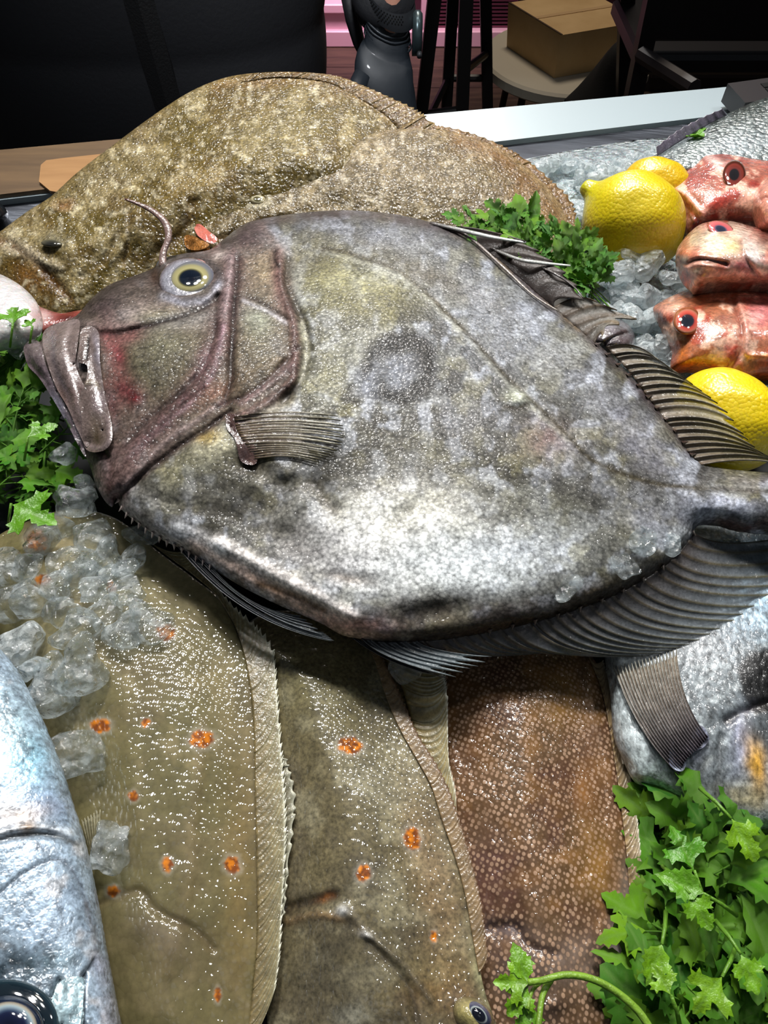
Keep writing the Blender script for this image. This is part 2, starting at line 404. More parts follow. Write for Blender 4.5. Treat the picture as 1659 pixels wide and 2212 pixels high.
def fin(name, base, tip, n, mat, parent, plane=(0, 0, 0), e0=0.0, e1=0.0, colr=((60, 55, 50),)*2, colm=((110, 100, 90),)*2,
        bend=(0, 0), shift=0.0, notch=.08, hr=.0007, al=(1, 1), on=None, rw=.22, lv=16, sub=7, tipcol=None, on_fall=1.0, fold=0.0, jit=0.0, seed=3):
    """a fin: membrane with raised rays from a base line to a tip line"""
    s = np.linspace(0, 1, n*sub+1)
    if jit:
        r_ = np.random.default_rng(seed); k = np.linspace(0, 1, n+1); k2 = k + np.r_[0, r_.normal(0, jit/n, n-1), 0]
        st = np.interp(s, k, k2)
    else: st = s
    B = resample(base, st); T = resample(tip, np.clip(st+shift*(np.minimum(1, (st if shift < 0 else 1-st)/abs(shift)/1.5) if shift else 1), 0, 1)); f = (s*n) % 1.0
    dd = np.minimum(f, 1-f); ridge = np.exp(-(dd/rw)**2); 
    ln = 1 - notch*(1-np.exp(-(dd/.25)**2)) 
    t = np.linspace(0, 1, lv)
    TT, SS = np.meshgrid(t, np.arange(len(s)), indexing='ij')
    Bx = B[SS]; Tx = T[SS]; tl = TT*ln[SS]
    P = Bx + (Tx-Bx)*tl[..., None] + np.asarray(bend, float)*(4*tl*(1-tl))[..., None]
    rr = ridge[SS]; px = P[..., 0].ravel(); py = P[..., 1].ravel(); tl = tl.ravel(); rr = rr.ravel()
    e = e0 + (e1-e0)*tl + hr*rr*(1-.6*tl)
    if fold: e = e + fold*np.sin(SS.ravel()*math.pi/sub)*tl
    if on is not None: e = e + on.at(px, py)*on_fall; plane = on.plane
    cr = lin(colr[0])*(1-tl[:, None])+lin(colr[-1])*tl[:, None]; cm = lin(colm[0])*(1-tl[:, None])+lin(colm[-1])*tl[:, None]
    C = cm*(1-rr[:, None])+cr*rr[:, None]
    C *= (.8+.4*fbm(px, py, 14, seed))[:, None]
    if tipcol is not None:
        a = (np.clip((TT.ravel()-tipcol[1])/(1-tipcol[1]), 0, 1)**2)[:, None]; C = C*(1-a)+lin(tipcol[0])*a
    A = (al[0]+(al[1]-al[0])*tl); A = A*(1-rr)+np.maximum(A, .96)*rr
    V = unp(px, py, plane, e); nv = len(V); V2 = V.copy(); V2[:, 2] -= .0006
    w = len(s); Fc = []
    for i in range(lv-1):
        for j in range(w-1):
            q = (i*w+j, i*w+j+1, (i+1)*w+j+1, (i+1)*w+j); Fc.append(q); Fc.append(tuple(k+nv for k in reversed(q)))
    bd = [(i*w, (i+1)*w) for i in range(lv-1)] + [((i+1)*w+w-1, i*w+w-1) for i in range(lv-1)] + [(j+1, j) for j in range(w-1)] + [((lv-1)*w+j, (lv-1)*w+j+1) for j in range(w-1)]
    Fc += [(a_, b_, b_+nv, a_+nv) for a_, b_ in bd]
    a_, b_, c_ = V[0], V[1], V[w]
    if np.cross(V[Fc[0][1]]-V[Fc[0][0]], V[Fc[0][2]]-V[Fc[0][0]])[2] < 0: Fc = [tuple(reversed(q)) for q in Fc]
    return mk(name, np.vstack([V, V2]), Fc, mat, parent, cols=np.vstack([C, C]), alpha=np.r_[A, A])

def dome(name, x, y, rx, ry, rot, rings, mat, parent, body=None, plane=None, e=0.0, h=.003, nr=22, na=40, lift=0.0, tilt=(0, 0)):
    """an eye or lens-shaped boss lying on a body; rings = [(radius, colour)]"""
    r = np.linspace(0, 1, nr); th = np.linspace(0, 2*math.pi, na, endpoint=False)
    RR, TH = np.meshgrid(r[1:], th, indexing='ij'); ca, sa = math.cos(math.radians(rot)), math.sin(math.radians(rot))
    u = np.r_[0, (RR*np.cos(TH)).ravel()]*rx; v = np.r_[0, (RR*np.sin(TH)).ravel()]*ry
    px = x+u*ca-v*sa; py = y+u*sa+v*ca; rad = np.r_[0, RR.ravel()]
    if body is not None: plane = body.plane; e = e + float(body.at(x, y)[0])
    ee = e+lift+h*np.sqrt(np.clip(1-rad**2, 0, 1)) + tilt[0]*(px-x)/rx + tilt[1]*(py-y)/ry
    V = unp(px, py, plane, ee); rs = [q[0] for q in rings]; cs = np.array([lin(q[1]) for q in rings])
    C = np.stack([np.interp(rad, rs, cs[:, j]) for j in range(3)], 1)
    nb = len(V); Vb = unp(x, y, plane, e+lift-h*.6)[None]
    Fc = [(0, 1+j, 1+(j+1) % na) for j in range(na)]
    for i in range(nr-2):
        for j in range(na): Fc.append((1+i*na+j, 1+(i+1)*na+j, 1+(i+1)*na+(j+1) % na, 1+i*na+(j+1) % na))
    k = 1+(nr-2)*na
    Fc += [(nb, k+(j+1) % na, k+j) for j in range(na)]
    V = np.vstack([V, Vb]); C = np.vstack([C, C[-1:]])
    if np.cross(V[Fc[0][1]]-V[0], V[Fc[0][2]]-V[0])[2] < 0: Fc = [tuple(reversed(q)) for q in Fc]
    return mk(name, V, Fc, mat, parent, cols=C)

def spine(name, pts, radii, mat, parent, plane=(0, 0, 0), es=(0, 0), cols=((90, 80, 75), (150, 140, 130)), n=8, flat=.6):
    """a thin tapering spine or stem lying over photo positions"""
    P2 = smooth_line(pts, 8) if len(pts) > 2 else np.asarray(pts, float)
    k = len(P2); e = np.interp(np.linspace(0, 1, k), np.linspace(0, 1, len(es)), es)
    P = unp(P2[:, 0], P2[:, 1], plane, e); R = np.interp(np.linspace(0, 1, k), np.linspace(0, 1, len(radii)), radii)
    mb = MB().tube(P, R, n, flat=flat)
    V = np.vstack(mb.V); c = np.repeat(np.linspace(0, 1, k), n)[:, None]
    C = lin(cols[0])*(1-c)+lin(cols[1])*c
    return mk(name, V, mb.F, mat, parent, cols=C)

# ================================================================ the john dory, centre of the display
M_dory = skin('dory_skin', cells=640, slope=.24, wslope=.08, wscale=260, rough=.5, crough=.06, mott=.6, mscale=560, mott2=.5, m2scale=200, spec=.12, base_n=.3,
              cellcol=.40, coat=.22)
M_head = skin('head_skin', cells=700, slope=.12, wslope=.16, wscale=300, rough=.38, crough=.06, mott=.35, mscale=900, mott2=.35, m2scale=260, coat=1.0)
M_fin = skin('fin_skin', cells=900, slope=.08, wslope=.12, wscale=350, rough=.45, crough=.1, mott=.3, mott2=.35, alpha=True, coat=.45)
M_finD = skin('dark_fin_skin', cells=900, slope=.05, wslope=.08, wscale=350, rough=.7, crough=.2, mott=.4, mott2=.4, alpha=True, coat=.12, spec=.15)
M_eye = plain('eye_gloss', (20, 20, 25), .08, coat=1.0)
nt = M_eye.node_tree; at = N(nt, 'ShaderNodeAttribute'); at.attribute_name = 'Col'
nt.links.new(at.outputs['Color'], nt.nodes['Principled BSDF'].inputs['Base Color'])

DP = (0.033, 0.0, 0.05)
dory = empty('john_dory', unp(800, 950, DP), 'large grey olive john dory with a dark round spot, lying over the other fish', 'fish')
d_out = [(56, 772), (52, 752), (66, 735), (88, 738), (94, 718), (112, 702), (150, 690), (172, 675), (200, 642), (240, 613), (300, 592), (332, 578),
 (346, 560), (395, 548), (450, 540), (482, 518), (520, 488), (560, 474), (640, 461), (740, 454), (850, 462), (950, 486), (1010, 512), (1080, 560),
 (1150, 622), (1220, 682), (1300, 750), (1370, 820), (1420, 880), (1462, 932), (1492, 978), (1525, 1003), (1600, 1016), (1700, 1020), (1800, 1010),
 (1810, 1170), (1700, 1158), (1600, 1147), (1550, 1134), (1508, 1136), (1490, 1165), (1450, 1212), (1400, 1246), (1320, 1290), (1200, 1332),
 (1100, 1357), (1000, 1376), (900, 1386), (840, 1386), (790, 1381), (740, 1372), (690, 1345), (600, 1306), (520, 1266), (450, 1222), (400, 1190),
 (350, 1166), (300, 1132), (264, 1102), (250, 1074), (243, 1094), (228, 1084), (208, 1050), (196, 1012), (182, 980), (158, 932), (128, 880), (92, 822), (66, 795)]
PUR = (112, 92, 94); OLV = (118, 112, 84); LAV = (152, 154, 166); PALE = (188, 190, 190); DRK = (66, 62, 54)
d_ops = [
 ('n', 130, .44, .62, (84, 78, 54), .75), ('n', 90, .50, .64, (142, 148, 162), .7), ('n', 45, .48, .62, (70, 68, 60), .6), ('n', 28, .50, .64, (150, 152, 146), .45),
 ('n', 64, .46, .60, (62, 58, 44), .75), ('n', 24, .47, .62, (60, 56, 46), .6), ('n', 34, .53, .65, (172, 178, 190), .6), ('n', 52, .55, .68, (132, 126, 82), .55),
 # upper flank
 ('b', 800, 500, 260, 40, 4, (110, 112, 122), .6, 0), ('b', 1200, 760, 330, 60, 42, (150, 154, 164), .55, 0), ('b', 1000, 640, 200, 60, 30, (140, 144, 150), .5, 0),
 ('b', 760, 610, 140, 60, 5, (150, 146, 106), .8, 0), ('b', 790, 660, 130, 30, -5, (124, 118, 80), .6, 0), ('b', 670, 560, 60, 50, 0, (112, 106, 84), .6, 0),
 ('b', 940, 600, 150, 22, 25, (96, 84, 62), .55, 0), ('b', 700, 800, 60, 110, 10, (134, 132, 110), .6, 0), ('b', 760, 740, 60, 40, 0, (150, 150, 136), .5, 0),
 ('b', 1060, 760, 130, 90, 40, (150, 154, 162), .5, 0), ('b', 1000, 920, 120, 70, 0, (134, 134, 136), .5, 0), ('b', 1200, 950, 120, 80, 35, (120, 116, 106), .5, 0),
 ('b', 1180, 950, 50, 40, 0, (150, 120, 120), .45, 0), ('b', 1380, 950, 120, 50, 45, (132, 132, 142), .6, 0), ('b', 1330, 1060, 160, 40, 8, (112, 112, 112), .6, 0),
 ('b', 1230, 1130, 150, 40, 10, (102, 100, 74), .6, 0), ('b', 1100, 1080, 200, 35, 10, (104, 104, 92), .5, 0), ('b', 880, 1000, 140, 60, 0, (96, 94, 84), .6, 0),
 ('b', 720, 1010, 80, 50, 0, (64, 58, 44), .85, 0), ('b', 1400, 1120, 110, 40, 0, (130, 132, 140), .6, 0),
 # belly
 ('b', 860, 1130, 190, 80, -4, (214, 214, 208), 1.0, 3.0), ('b', 980, 1230, 240, 75, -5, (206, 212, 214), 1.0, 2.0), ('b', 720, 1200, 130, 70, 15, (204, 204, 206), .9, 1.5),
 ('b', 640, 1170, 110, 45, 30, (104, 98, 90), .65, -2.0), ('b', 500, 1080, 120, 40, 10, (92, 88, 78), .6, -1), ('b', 420, 1060, 110, 60, 0, (124, 122, 112), .5, 1.5), 
 ('b', 390, 1010, 70, 40, -25, (140, 138, 112), .6, 1), ('b', 470, 960, 60, 36, -10, (190, 186, 160), .75, 2.0), ('b', 440, 942, 26, 12, -20, (196, 160, 50), .8, 0),
 ('b', 330, 1080, 50, 40, 30, (164, 164, 160), .5, 0), ('b', 900, 1330, 130, 40, -4, (120, 106, 96), .5, 0), ('b', 930, 1322, 70, 24, -10, (70, 62, 56), .7, -2.5),
 ('b', 880, 1110, 60, 26, -30, (120, 116, 96), .5, -1.0), ('b', 760, 1250, 60, 14, 8, (132, 110, 90), .6, -1), ('b', 850, 1250, 100, 40, 0, (188, 190, 188), .6, 0),
 ('b', 1100, 1180, 120, 40, -6, (170, 176, 182), .6, 0), ('b', 1130, 1330, 160, 30, -12, (104, 90, 86), .7, 0), ('b', 1330, 1260, 120, 26, -28, (106, 94, 76), .7, 0),
 # ventral keel: pale pinkish strip above the pelvic fin, toothed edge
 ('s', [(420, 1170), (520, 1230), (620, 1290), (720, 1345), (790, 1370)], 20, (186, 160, 144), .85, -1.5), ('s', [(470, 1170), (560, 1220), (660, 1275), (760, 1330)], 16, (214, 208, 204), .9, 2.0),
 ('s', [(560, 1262), (640, 1288), (700, 1318)], 8, (134, 104, 76), .8, -1.0), ('s', [(380, 1140), (430, 1160), (480, 1190)], 16, (200, 202, 206), .7, 1.0),
 ('s', [(262, 1090), (330, 1140), (400, 1180)], 12, (170, 162, 160), .6, 1.0),
 ('b', 760, 1350, 80, 18, 10, (186, 142, 132), .7, 0),
 # soft folds of the belly
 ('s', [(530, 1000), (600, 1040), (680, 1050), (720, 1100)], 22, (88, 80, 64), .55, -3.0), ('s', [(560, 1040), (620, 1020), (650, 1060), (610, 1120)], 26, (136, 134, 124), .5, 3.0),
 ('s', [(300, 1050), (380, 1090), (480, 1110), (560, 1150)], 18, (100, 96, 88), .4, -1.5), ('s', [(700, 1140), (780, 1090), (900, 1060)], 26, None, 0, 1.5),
 # lateral line
 ('s', [(700, 535), (760, 548), (860, 585), (930, 640), (1000, 710), (1050, 765), (1110, 830), (1170, 885), (1230, 945), (1290, 1000), (1380, 1035), (1480, 1052), (1659, 1062)], 6, (84, 76, 56), .85, -.7),
 ('s', [(705, 543), (860, 594), (925, 645), (1045, 772), (1105, 838), (1225, 952)], 5, (176, 176, 164), .4, .3),
 # edge of back and anal side
 ('s', [(560, 478), (740, 460), (860, 470), (960, 492), (1020, 520), (1100, 580), (1200, 668), (1300, 752), (1370, 822), (1430, 892), (1490, 975)], 13, (84, 70, 72), .75, .4),
 ('s', [(1060, 545), (1150, 615), (1250, 712)], 5, (150, 130, 100), .6, .3),
 ('s', [(1505, 1150), (1450, 1205), (1400, 1240), (1320, 1284), (1200, 1326), (1050, 1362), (900, 1378)], 13, (72, 58, 48), .85, 0),
 ('b', 1560, 1095, 90, 26, 4, (176, 182, 200), .7, 1.5), ('b', 1600, 1135, 90, 12, 4, (112, 80, 76), .8, 0), ('b', 1620, 1040, 90, 20, 2, (130, 126, 130), .6, 0), ('b', 1470, 1150, 50, 26, -30, (176, 182, 190), .6, 0),
 # the round black spot with its pale ring
 ('b', 862, 792, 66, 62, 0, (112, 114, 120), .75, 0), ('r', 862, 795, 66, 20, (44, 42, 38), .97, 0, .95), ('b', 868, 750, 60, 18, 0, (38, 37, 34), .9, 0), ('b', 806, 830, 20, 40, 0, (50, 48, 44), .8, 0), ('b', 920, 770, 22, 34, 0, (50, 48, 44), .8, 0), ('b', 852, 808, 22, 22, 0, (124, 130, 142), .6, 0),
 ('r', 860, 795, 98, 9, (150, 152, 146), .25, 0, .95), ('b', 790, 740, 16, 34, 30, (150, 148, 132), .5, 0), ('b', 800, 840, 14, 60, 8, (160, 166, 180), .5, 0), ('b', 900, 850, 30, 16, 0, (66, 64, 60), .5, 0),
 ('b', 1115, 862, 24, 14, 15, (150, 154, 132), .8, 2.2), ('s', [(1092, 876), (1118, 884), (1138, 872)], 5, (60, 50, 36), .8, -.4), ('b', 1120, 848, 16, 10, 0, (200, 204, 190), .6, 0),
 # ---- head
 ('poly', [(40, 740), (100, 690), (200, 620), (340, 570), (480, 520), (560, 470), (600, 520), (640, 640), (655, 740), (640, 850), (560, 900), (500, 915), (420, 960), (300, 1040), (240, 1100), (180, 1000), (90, 830)], (114, 98, 94), .85, 0, 18),
 ('b', 400, 800, 130, 150, 30, (118, 108, 84), .7, 0), ('b', 300, 800, 90, 70, 0, (104, 100, 78), .8, 2.0), ('b', 350, 740, 80, 40, 10, (120, 118, 96), .6, 1.0), ('b', 560, 740, 70, 100, 0, (118, 112, 84), .7, 1.5),
 ('b', 570, 580, 50, 50, 0, (152, 136, 110), .75, 0), ('b', 556, 690, 40, 34, 20, (150, 154, 138), .7, 0), ('b', 610, 610, 16, 70, -10, (150, 118, 112), .7, 1.0), ('b', 520, 820, 50, 70, 20, (108, 92, 74), .6, 0),
 ('b', 270, 640, 90, 24, -14, (98, 88, 80), .7, 0), ('b', 300, 680, 60, 20, -10, (150, 138, 136), .7, 2.0), ('b', 340, 690, 50, 20, -15, (130, 122, 84), .6, 0), ('b', 220, 660, 50, 26, -20, (84, 72, 74), .6, 1.0),
 ('b', 400, 690, 120, 20, -12, (142, 140, 138), .6, 0), ('b', 300, 930, 80, 60, 40, (110, 94, 82), .5, 0),
 ('s', [(180, 712), (230, 722), (290, 712), (360, 694), (430, 670), (476, 640)], 7, (64, 54, 50), .85, -2.0), ('s', [(190, 700), (240, 706), (300, 700)], 8, (140, 122, 118), .6, 1.4),
 # cheek ridge (preopercle) sweeping from behind the eye down to the jaw
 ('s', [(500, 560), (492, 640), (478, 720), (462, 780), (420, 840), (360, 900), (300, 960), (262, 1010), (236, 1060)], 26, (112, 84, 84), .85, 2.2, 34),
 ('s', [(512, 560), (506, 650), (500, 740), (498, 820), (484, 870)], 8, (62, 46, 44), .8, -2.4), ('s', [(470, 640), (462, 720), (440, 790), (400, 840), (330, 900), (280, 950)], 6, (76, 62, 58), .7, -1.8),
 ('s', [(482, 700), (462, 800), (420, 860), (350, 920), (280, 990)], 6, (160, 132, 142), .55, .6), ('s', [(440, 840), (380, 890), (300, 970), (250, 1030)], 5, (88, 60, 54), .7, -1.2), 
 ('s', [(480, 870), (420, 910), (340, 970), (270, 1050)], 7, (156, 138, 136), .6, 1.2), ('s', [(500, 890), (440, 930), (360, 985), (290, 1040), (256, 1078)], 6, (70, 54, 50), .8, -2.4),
 ('s', [(498, 560), (494, 610), (484, 680)], 10, (150, 132, 134), .7, 1.2), ('b', 460, 850, 40, 20, -40, (150, 106, 88), .6, 0), ('b', 440, 780, 18, 50, 20, (130, 98, 104), .6, 0),
 # gill cover edges
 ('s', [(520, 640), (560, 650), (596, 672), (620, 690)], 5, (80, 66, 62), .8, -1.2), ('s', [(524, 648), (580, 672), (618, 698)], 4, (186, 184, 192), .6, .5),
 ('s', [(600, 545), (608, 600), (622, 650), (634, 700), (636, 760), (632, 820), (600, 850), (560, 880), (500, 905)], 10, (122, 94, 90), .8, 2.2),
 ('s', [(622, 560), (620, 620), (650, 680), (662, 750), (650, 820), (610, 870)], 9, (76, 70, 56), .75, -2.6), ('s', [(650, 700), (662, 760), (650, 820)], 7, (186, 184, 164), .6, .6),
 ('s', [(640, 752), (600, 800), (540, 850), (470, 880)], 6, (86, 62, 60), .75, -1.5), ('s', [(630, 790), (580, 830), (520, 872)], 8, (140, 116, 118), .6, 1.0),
 ('s', [(596, 540), (592, 560), (604, 575)], 4, (60, 50, 48), .8, -.8), ('s', [(520, 840), (560, 800), (620, 770)], 7, (124, 108, 90), .5, .9),
 ('b', 610, 850, 26, 22, 0, (64, 52, 44), .7, -1.5), ('b', 590, 880, 50, 12, -20, (170, 164, 150), .6, 0),
 # blood-tinged patch behind the mouth
 ('b', 250, 770, 24, 60, -14, (142, 72, 76), .85, -1.0), ('b', 275, 726, 34, 16, -10, (140, 84, 84), .7, 0), ('b', 268, 850, 30, 36, -30, (124, 64, 66), .8, 0), ('b', 292, 866, 14, 14, 0, (120, 40, 46), .85, .6), ('b', 236, 870, 14, 50, -8, (120, 76, 78), .6, 0),
 # forehead
 ('s', [(170, 682), (240, 622), (340, 582), (460, 546), (540, 490)], 12, (78, 68, 66), .8, .8), ('b', 540, 505, 30, 36, 0, (90, 72, 80), .7, .6), ('b', 478, 548, 18, 12, 0, (188, 176, 170), .7, 1.6),
 # eye socket
 ('r', 410, 598, 62, 12, (92, 84, 84), .8, 1.6, .78), ('b', 334, 592, 12, 18, 0, (80, 56, 44), .8, -1.2), ('s', [(352, 640), (400, 655), (450, 645), (474, 615)], 8, (168, 170, 184), .6, .8),
 # throat
 ('b', 225, 1040, 26, 50, -15, (128, 108, 106), .7, 0), ('s', [(200, 960), (240, 1000), (236, 1060)], 8, (92, 66, 62), .7, -1.5), ('b', 270, 1010, 40, 20, -40, (140, 118, 112), .5, .6),
]
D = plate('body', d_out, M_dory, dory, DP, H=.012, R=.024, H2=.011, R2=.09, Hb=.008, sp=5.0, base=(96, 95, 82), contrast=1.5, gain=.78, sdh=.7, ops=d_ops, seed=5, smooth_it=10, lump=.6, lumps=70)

# mouth parts
plate('lower_jaw', [(54, 770), (52, 748), (68, 734), (86, 742), (100, 790), (122, 840), (150, 892), (172, 940), (186, 985), (176, 975), (150, 925), (120, 872), (86, 818), (62, 792)],
      M_head, dory, H=.0032, R=.007, sp=4, gain=.62, contrast=1.3, base=(140, 122, 128), ops=[('n', 26, .5, .7, (112, 92, 92), .6), ('b', 75, 765, 18, 30, -20, (150, 134, 134), .6, 0), ('b', 130, 880, 10, 50, -28, (146, 146, 164), .7, 0)], on=D, lift=.0014, Hb=.003, seed=2)
plate('upper_lip', [(92, 742), (95, 716), (112, 704), (148, 692), (172, 694), (168, 740), (164, 790), (184, 840), (190, 880), (196, 930), (188, 966), (168, 930), (146, 880), (122, 838), (104, 790)],
      M_head, dory, H=.0026, R=.010, sp=4, gain=.62, contrast=1.3, base=(150, 132, 128), on=D, lift=.0006, Hb=.003, seed=3,
      ops=[('b', 135, 740, 26, 34, 0, (150, 136, 128), .6, .6), ('b', 150, 850, 30, 20, 0, (134, 98, 86), .7, 0), ('s', [(150, 700), (140, 760), (156, 830), (180, 900)], 6, (178, 160, 158), .5, .5), ('b', 160, 900, 18, 40, -10, (132, 110, 108), .6, 0), ('s', [(112, 720), (120, 790), (150, 860)], 7, (120, 110, 116), .6, -.4), ('n', 20, .5, .7, (120, 100, 96), .4)])
plate('maxilla', [(176, 712), (196, 704), (214, 722), (216, 780), (226, 850), (240, 910), (242, 950), (226, 972), (196, 976), (180, 958), (176, 900), (170, 860), (184, 830), (188, 790), (168, 780), (172, 740)],
      M_head, dory, H=.0026, R=.008, sp=4, gain=.62, contrast=1.3, base=(138, 120, 114), on=D, lift=.0010, Hb=.003, seed=4,
      ops=[('b', 208, 930, 14, 44, -6, (104, 88, 66), .8, -.8), ('s', [(186, 960), (215, 968), (236, 950), (230, 900)], 5, (164, 146, 146), .7, .6), ('b', 208, 760, 10, 40, -6, (166, 160, 172), .8, .8), ('s', [(190, 730), (186, 775)], 4, (50, 34, 30), .9, -.8), ('b', 166, 774, 8, 8, 0, (60, 40, 30), .8, 0), ('s', [(172, 830), (200, 824), (214, 840)], 5, (152, 138, 110), .7, .4), ('b', 208, 862, 14, 30, 0, (150, 134, 138), .7, .4)])
dome('eye', 411, 600, 55, 40, -6, [(0, (16, 22, 34)), (.42, (20, 28, 40)), (.47, (110, 106, 70)), (.52, (162, 156, 112)), (.68, (150, 144, 104)), (.76, (120, 120, 118)), (.90, (104, 106, 120)), (1, (70, 64, 68))], M_eye, dory, body=D, h=.0055, lift=-.001)
dome('eyelid', 404, 604, 62, 48, -6, [(0, (120, 120, 124)), (.8, (140, 140, 150)), (1, (98, 86, 90))], M_head, dory, body=D, h=.004, lift=-.0008)

# fins
PECT = fin('pectoral_fin', [(505, 900), (512, 930), (530, 960), (548, 992)], [(730, 898), (742, 925), (735, 965), (690, 998)], 17, M_fin, dory, on=D, e0=.0012, e1=.0022,
    colr=((104, 90, 66), (126, 122, 96)), colm=((88, 68, 56), (84, 78, 60)), bend=(0, -10), notch=.42, al=(.85, .02), hr=.0003, jit=.25)
plate('pectoral_base', [(490, 895), (520, 900), (545, 930), (556, 985), (548, 1004), (520, 995), (508, 950), (490, 925)], M_head, PECT, on=D, H=.0012, R=.008, sp=4, gain=.65, base=(92, 66, 62), smooth_it=14, lift=.0003, ops=[('n', 16, .5, .7, (130, 100, 90), .5)], Hb=.002)
PELV = ((52, 54, 58), (76, 80, 84))
fin('pelvic_fin', [(380, 1176), (392, 1172), (408, 1180)], [(716, 1384), (722, 1384), (700, 1366)], 5, M_fin, dory, plane=DP, e0=-.001, e1=-.002, colr=((96, 96, 100), (150, 156, 160)), colm=PELV, bend=(-18, 34), notch=.02, hr=.0016, lv=44, sub=9)
fin('pelvic_fin', [(404, 1176), (420, 1182), (436, 1192)], [(696, 1370), (680, 1352), (650, 1330)], 4, M_fin, dory, plane=DP, e0=.000, e1=-.001, colr=((110, 112, 116), (120, 126, 130)), colm=((38, 38, 42), (60, 64, 66)), bend=(-14, 28), notch=.04, hr=.0016, lv=40, sub=9)
fin('anal_spine_fin', [(780, 1378), (810, 1384), (850, 1386), (900, 1382)], [(985, 1462), (1010, 1446), (1040, 1436), (1062, 1418)], 5, M_fin, dory, plane=DP, e0=0, e1=-.003, colr=((26, 26, 30), (110, 120, 124)), colm=((24, 24, 28), (84, 96, 100)), bend=(-30, 4), notch=.22, hr=.0008, lv=26)
fin('anal_spine_fin', [(760, 1376), (790, 1386)], [(965, 1464), (930, 1440)], 3, M_fin, dory, plane=DP, e0=-.002, e1=-.012, colr=((40, 40, 46), (90, 92, 98)), colm=((20, 20, 22), (50, 50, 54)), bend=(-16, 8), notch=.2, hr=.0015, lv=20)
ANR = ((66, 54, 40), (92, 88, 60)); ANM = ((76, 68, 66), (128, 140, 148))
fin('anal_fin', [(880, 1386), (960, 1380), (1050, 1362), (1150, 1342), (1250, 1312), (1330, 1280), (1400, 1242), (1450, 1206), (1500, 1150)],
    [(1080, 1400), (1170, 1406), (1265, 1404), (1370, 1418), (1470, 1402), (1560, 1376), (1640, 1330), (1705, 1270), (1740, 1150)], 27, M_fin, dory, plane=DP, e0=0, e1=-.014, colr=ANR, colm=ANM,
    bend=(-34, 22), notch=.13, hr=.0009, al=(.9, .20), lv=26, sub=6, rw=.17, jit=.18)
fin('dorsal_fin', [(1310, 748), (1360, 802), (1400, 856), (1440, 912), (1475, 962), (1515, 1004)],
    [(1420, 776), (1500, 832), (1566, 884), (1606, 936), (1650, 980), (1740, 1016)], 17, M_fin, dory, plane=DP, e0=.001, e1=.006, colr=((70, 58, 44), (58, 54, 34)), colm=((112, 98, 84), (168, 160, 120)),
    bend=(6, -16), notch=.22, hr=.0016, al=(.75, .30), lv=22, sub=6, rw=.2, jit=.12)
fin('dorsal_membrane', [(960, 492), (1020, 520), (1080, 566), (1140, 616), (1200, 668)], [(1136, 520), (1190, 560), (1215, 580), (1252, 622), (1262, 648)], 5, M_finD, dory, plane=DP, e0=.001, e1=.008,
    colr=((44, 36, 34), (80, 74, 70)), colm=((34, 27, 25), (44, 34, 30)), bend=(-24, -14), notch=.10, hr=.0007, lv=20, al=(.98, .9))
fin('dorsal_membrane', [(1195, 664), (1225, 690), (1262, 722), (1285, 742)], [(1290, 652), (1378, 690), (1340, 700), (1300, 728)], 4, M_finD, dory, plane=DP, e0=.001, e1=.008,
    colr=((72, 60, 50), (100, 86, 66)), colm=((98, 92, 86), (126, 124, 116)), bend=(4, -16), notch=.34, hr=.0007, lv=18, al=(.95, .7))
for P_, r_, c_ in (([(930, 482), (1000, 498), (1060, 512), (1136, 524)], [.0014, .0016, .0008], ((70, 62, 60), (214, 220, 216))),
                   ([(1060, 536), (1120, 560), (1170, 568), (1232, 574)], [.0010, .0014, .0007], ((60, 52, 50), (206, 210, 204))),
                   ([(950, 488), (1010, 510), (1090, 580), (1150, 636), (1206, 672)], [.0012, .0009, .0005], ((70, 56, 54), (150, 140, 130))),
                   ([(1130, 560), (1200, 592), (1240, 620), (1262, 646)], [.0008, .0009, .0004], ((50, 44, 42), (60, 52, 48)))):
    spine('dorsal_spine', P_, r_, M_fin, dory, DP, (.002, .009, .007), c_)
spine('dorsal_filament', [(352, 578), (352, 548), (364, 512), (356, 480), (330, 456), (300, 441), (270, 430)], [.0022, .0020, .0022, .0018, .0008], M_head, dory, DP, (.004, .014, .018), ((140, 118, 112), (96, 66, 56)))
# little bony points along the keel and the fin bases
def thorns(P, k, out, length, colr, w=5, e=.001, parent=dory):
    Q = resample(P, np.linspace(0, 1, k)); mb = MB(); T = np.gradient(Q, axis=0); T /= np.linalg.norm(T, axis=1)[:, None]
    for i in range(k):
        nrm = np.array([T[i, 1], -T[i, 0]])*out; tip = Q[i]+nrm*length+T[i]*length*.6
        a = unp(*(Q[i]-T[i]*w-nrm*4), DP, e); b = unp(*(Q[i]+T[i]*w-nrm*4), DP, e); c = unp(*tip, DP, e*.5); d = unp(*(Q[i]-nrm*4), DP, e+.0022); f = unp(*(Q[i]-nrm*4), DP, -.0012)
        mb.add(np.array([a, b, c, d, f]), [(0, 2, 3), (3, 2, 1), (0, 3, 1), (0, 4, 2), (1, 2, 4), (0, 1, 4)], lin(colr))
    return mb.build('keel_thorns', M_head, parent, colored=True)
thorns([(254, 1080), (266, 1104), (300, 1134), (350, 1167), (400, 1191), (452, 1223)], 15, -1, 9, (176, 160, 156))
thorns([(1290, 742), (1370, 820), (1420, 880), (1462, 932), (1495, 980)], 11, 1, 9, (70, 52, 46), e=.003)
thorns([(1500, 1150), (1450, 1212), (1400, 1246), (1320, 1290), (1200, 1332), (1060, 1364)], 11, 1, 8, (120, 108, 100), e=.002)

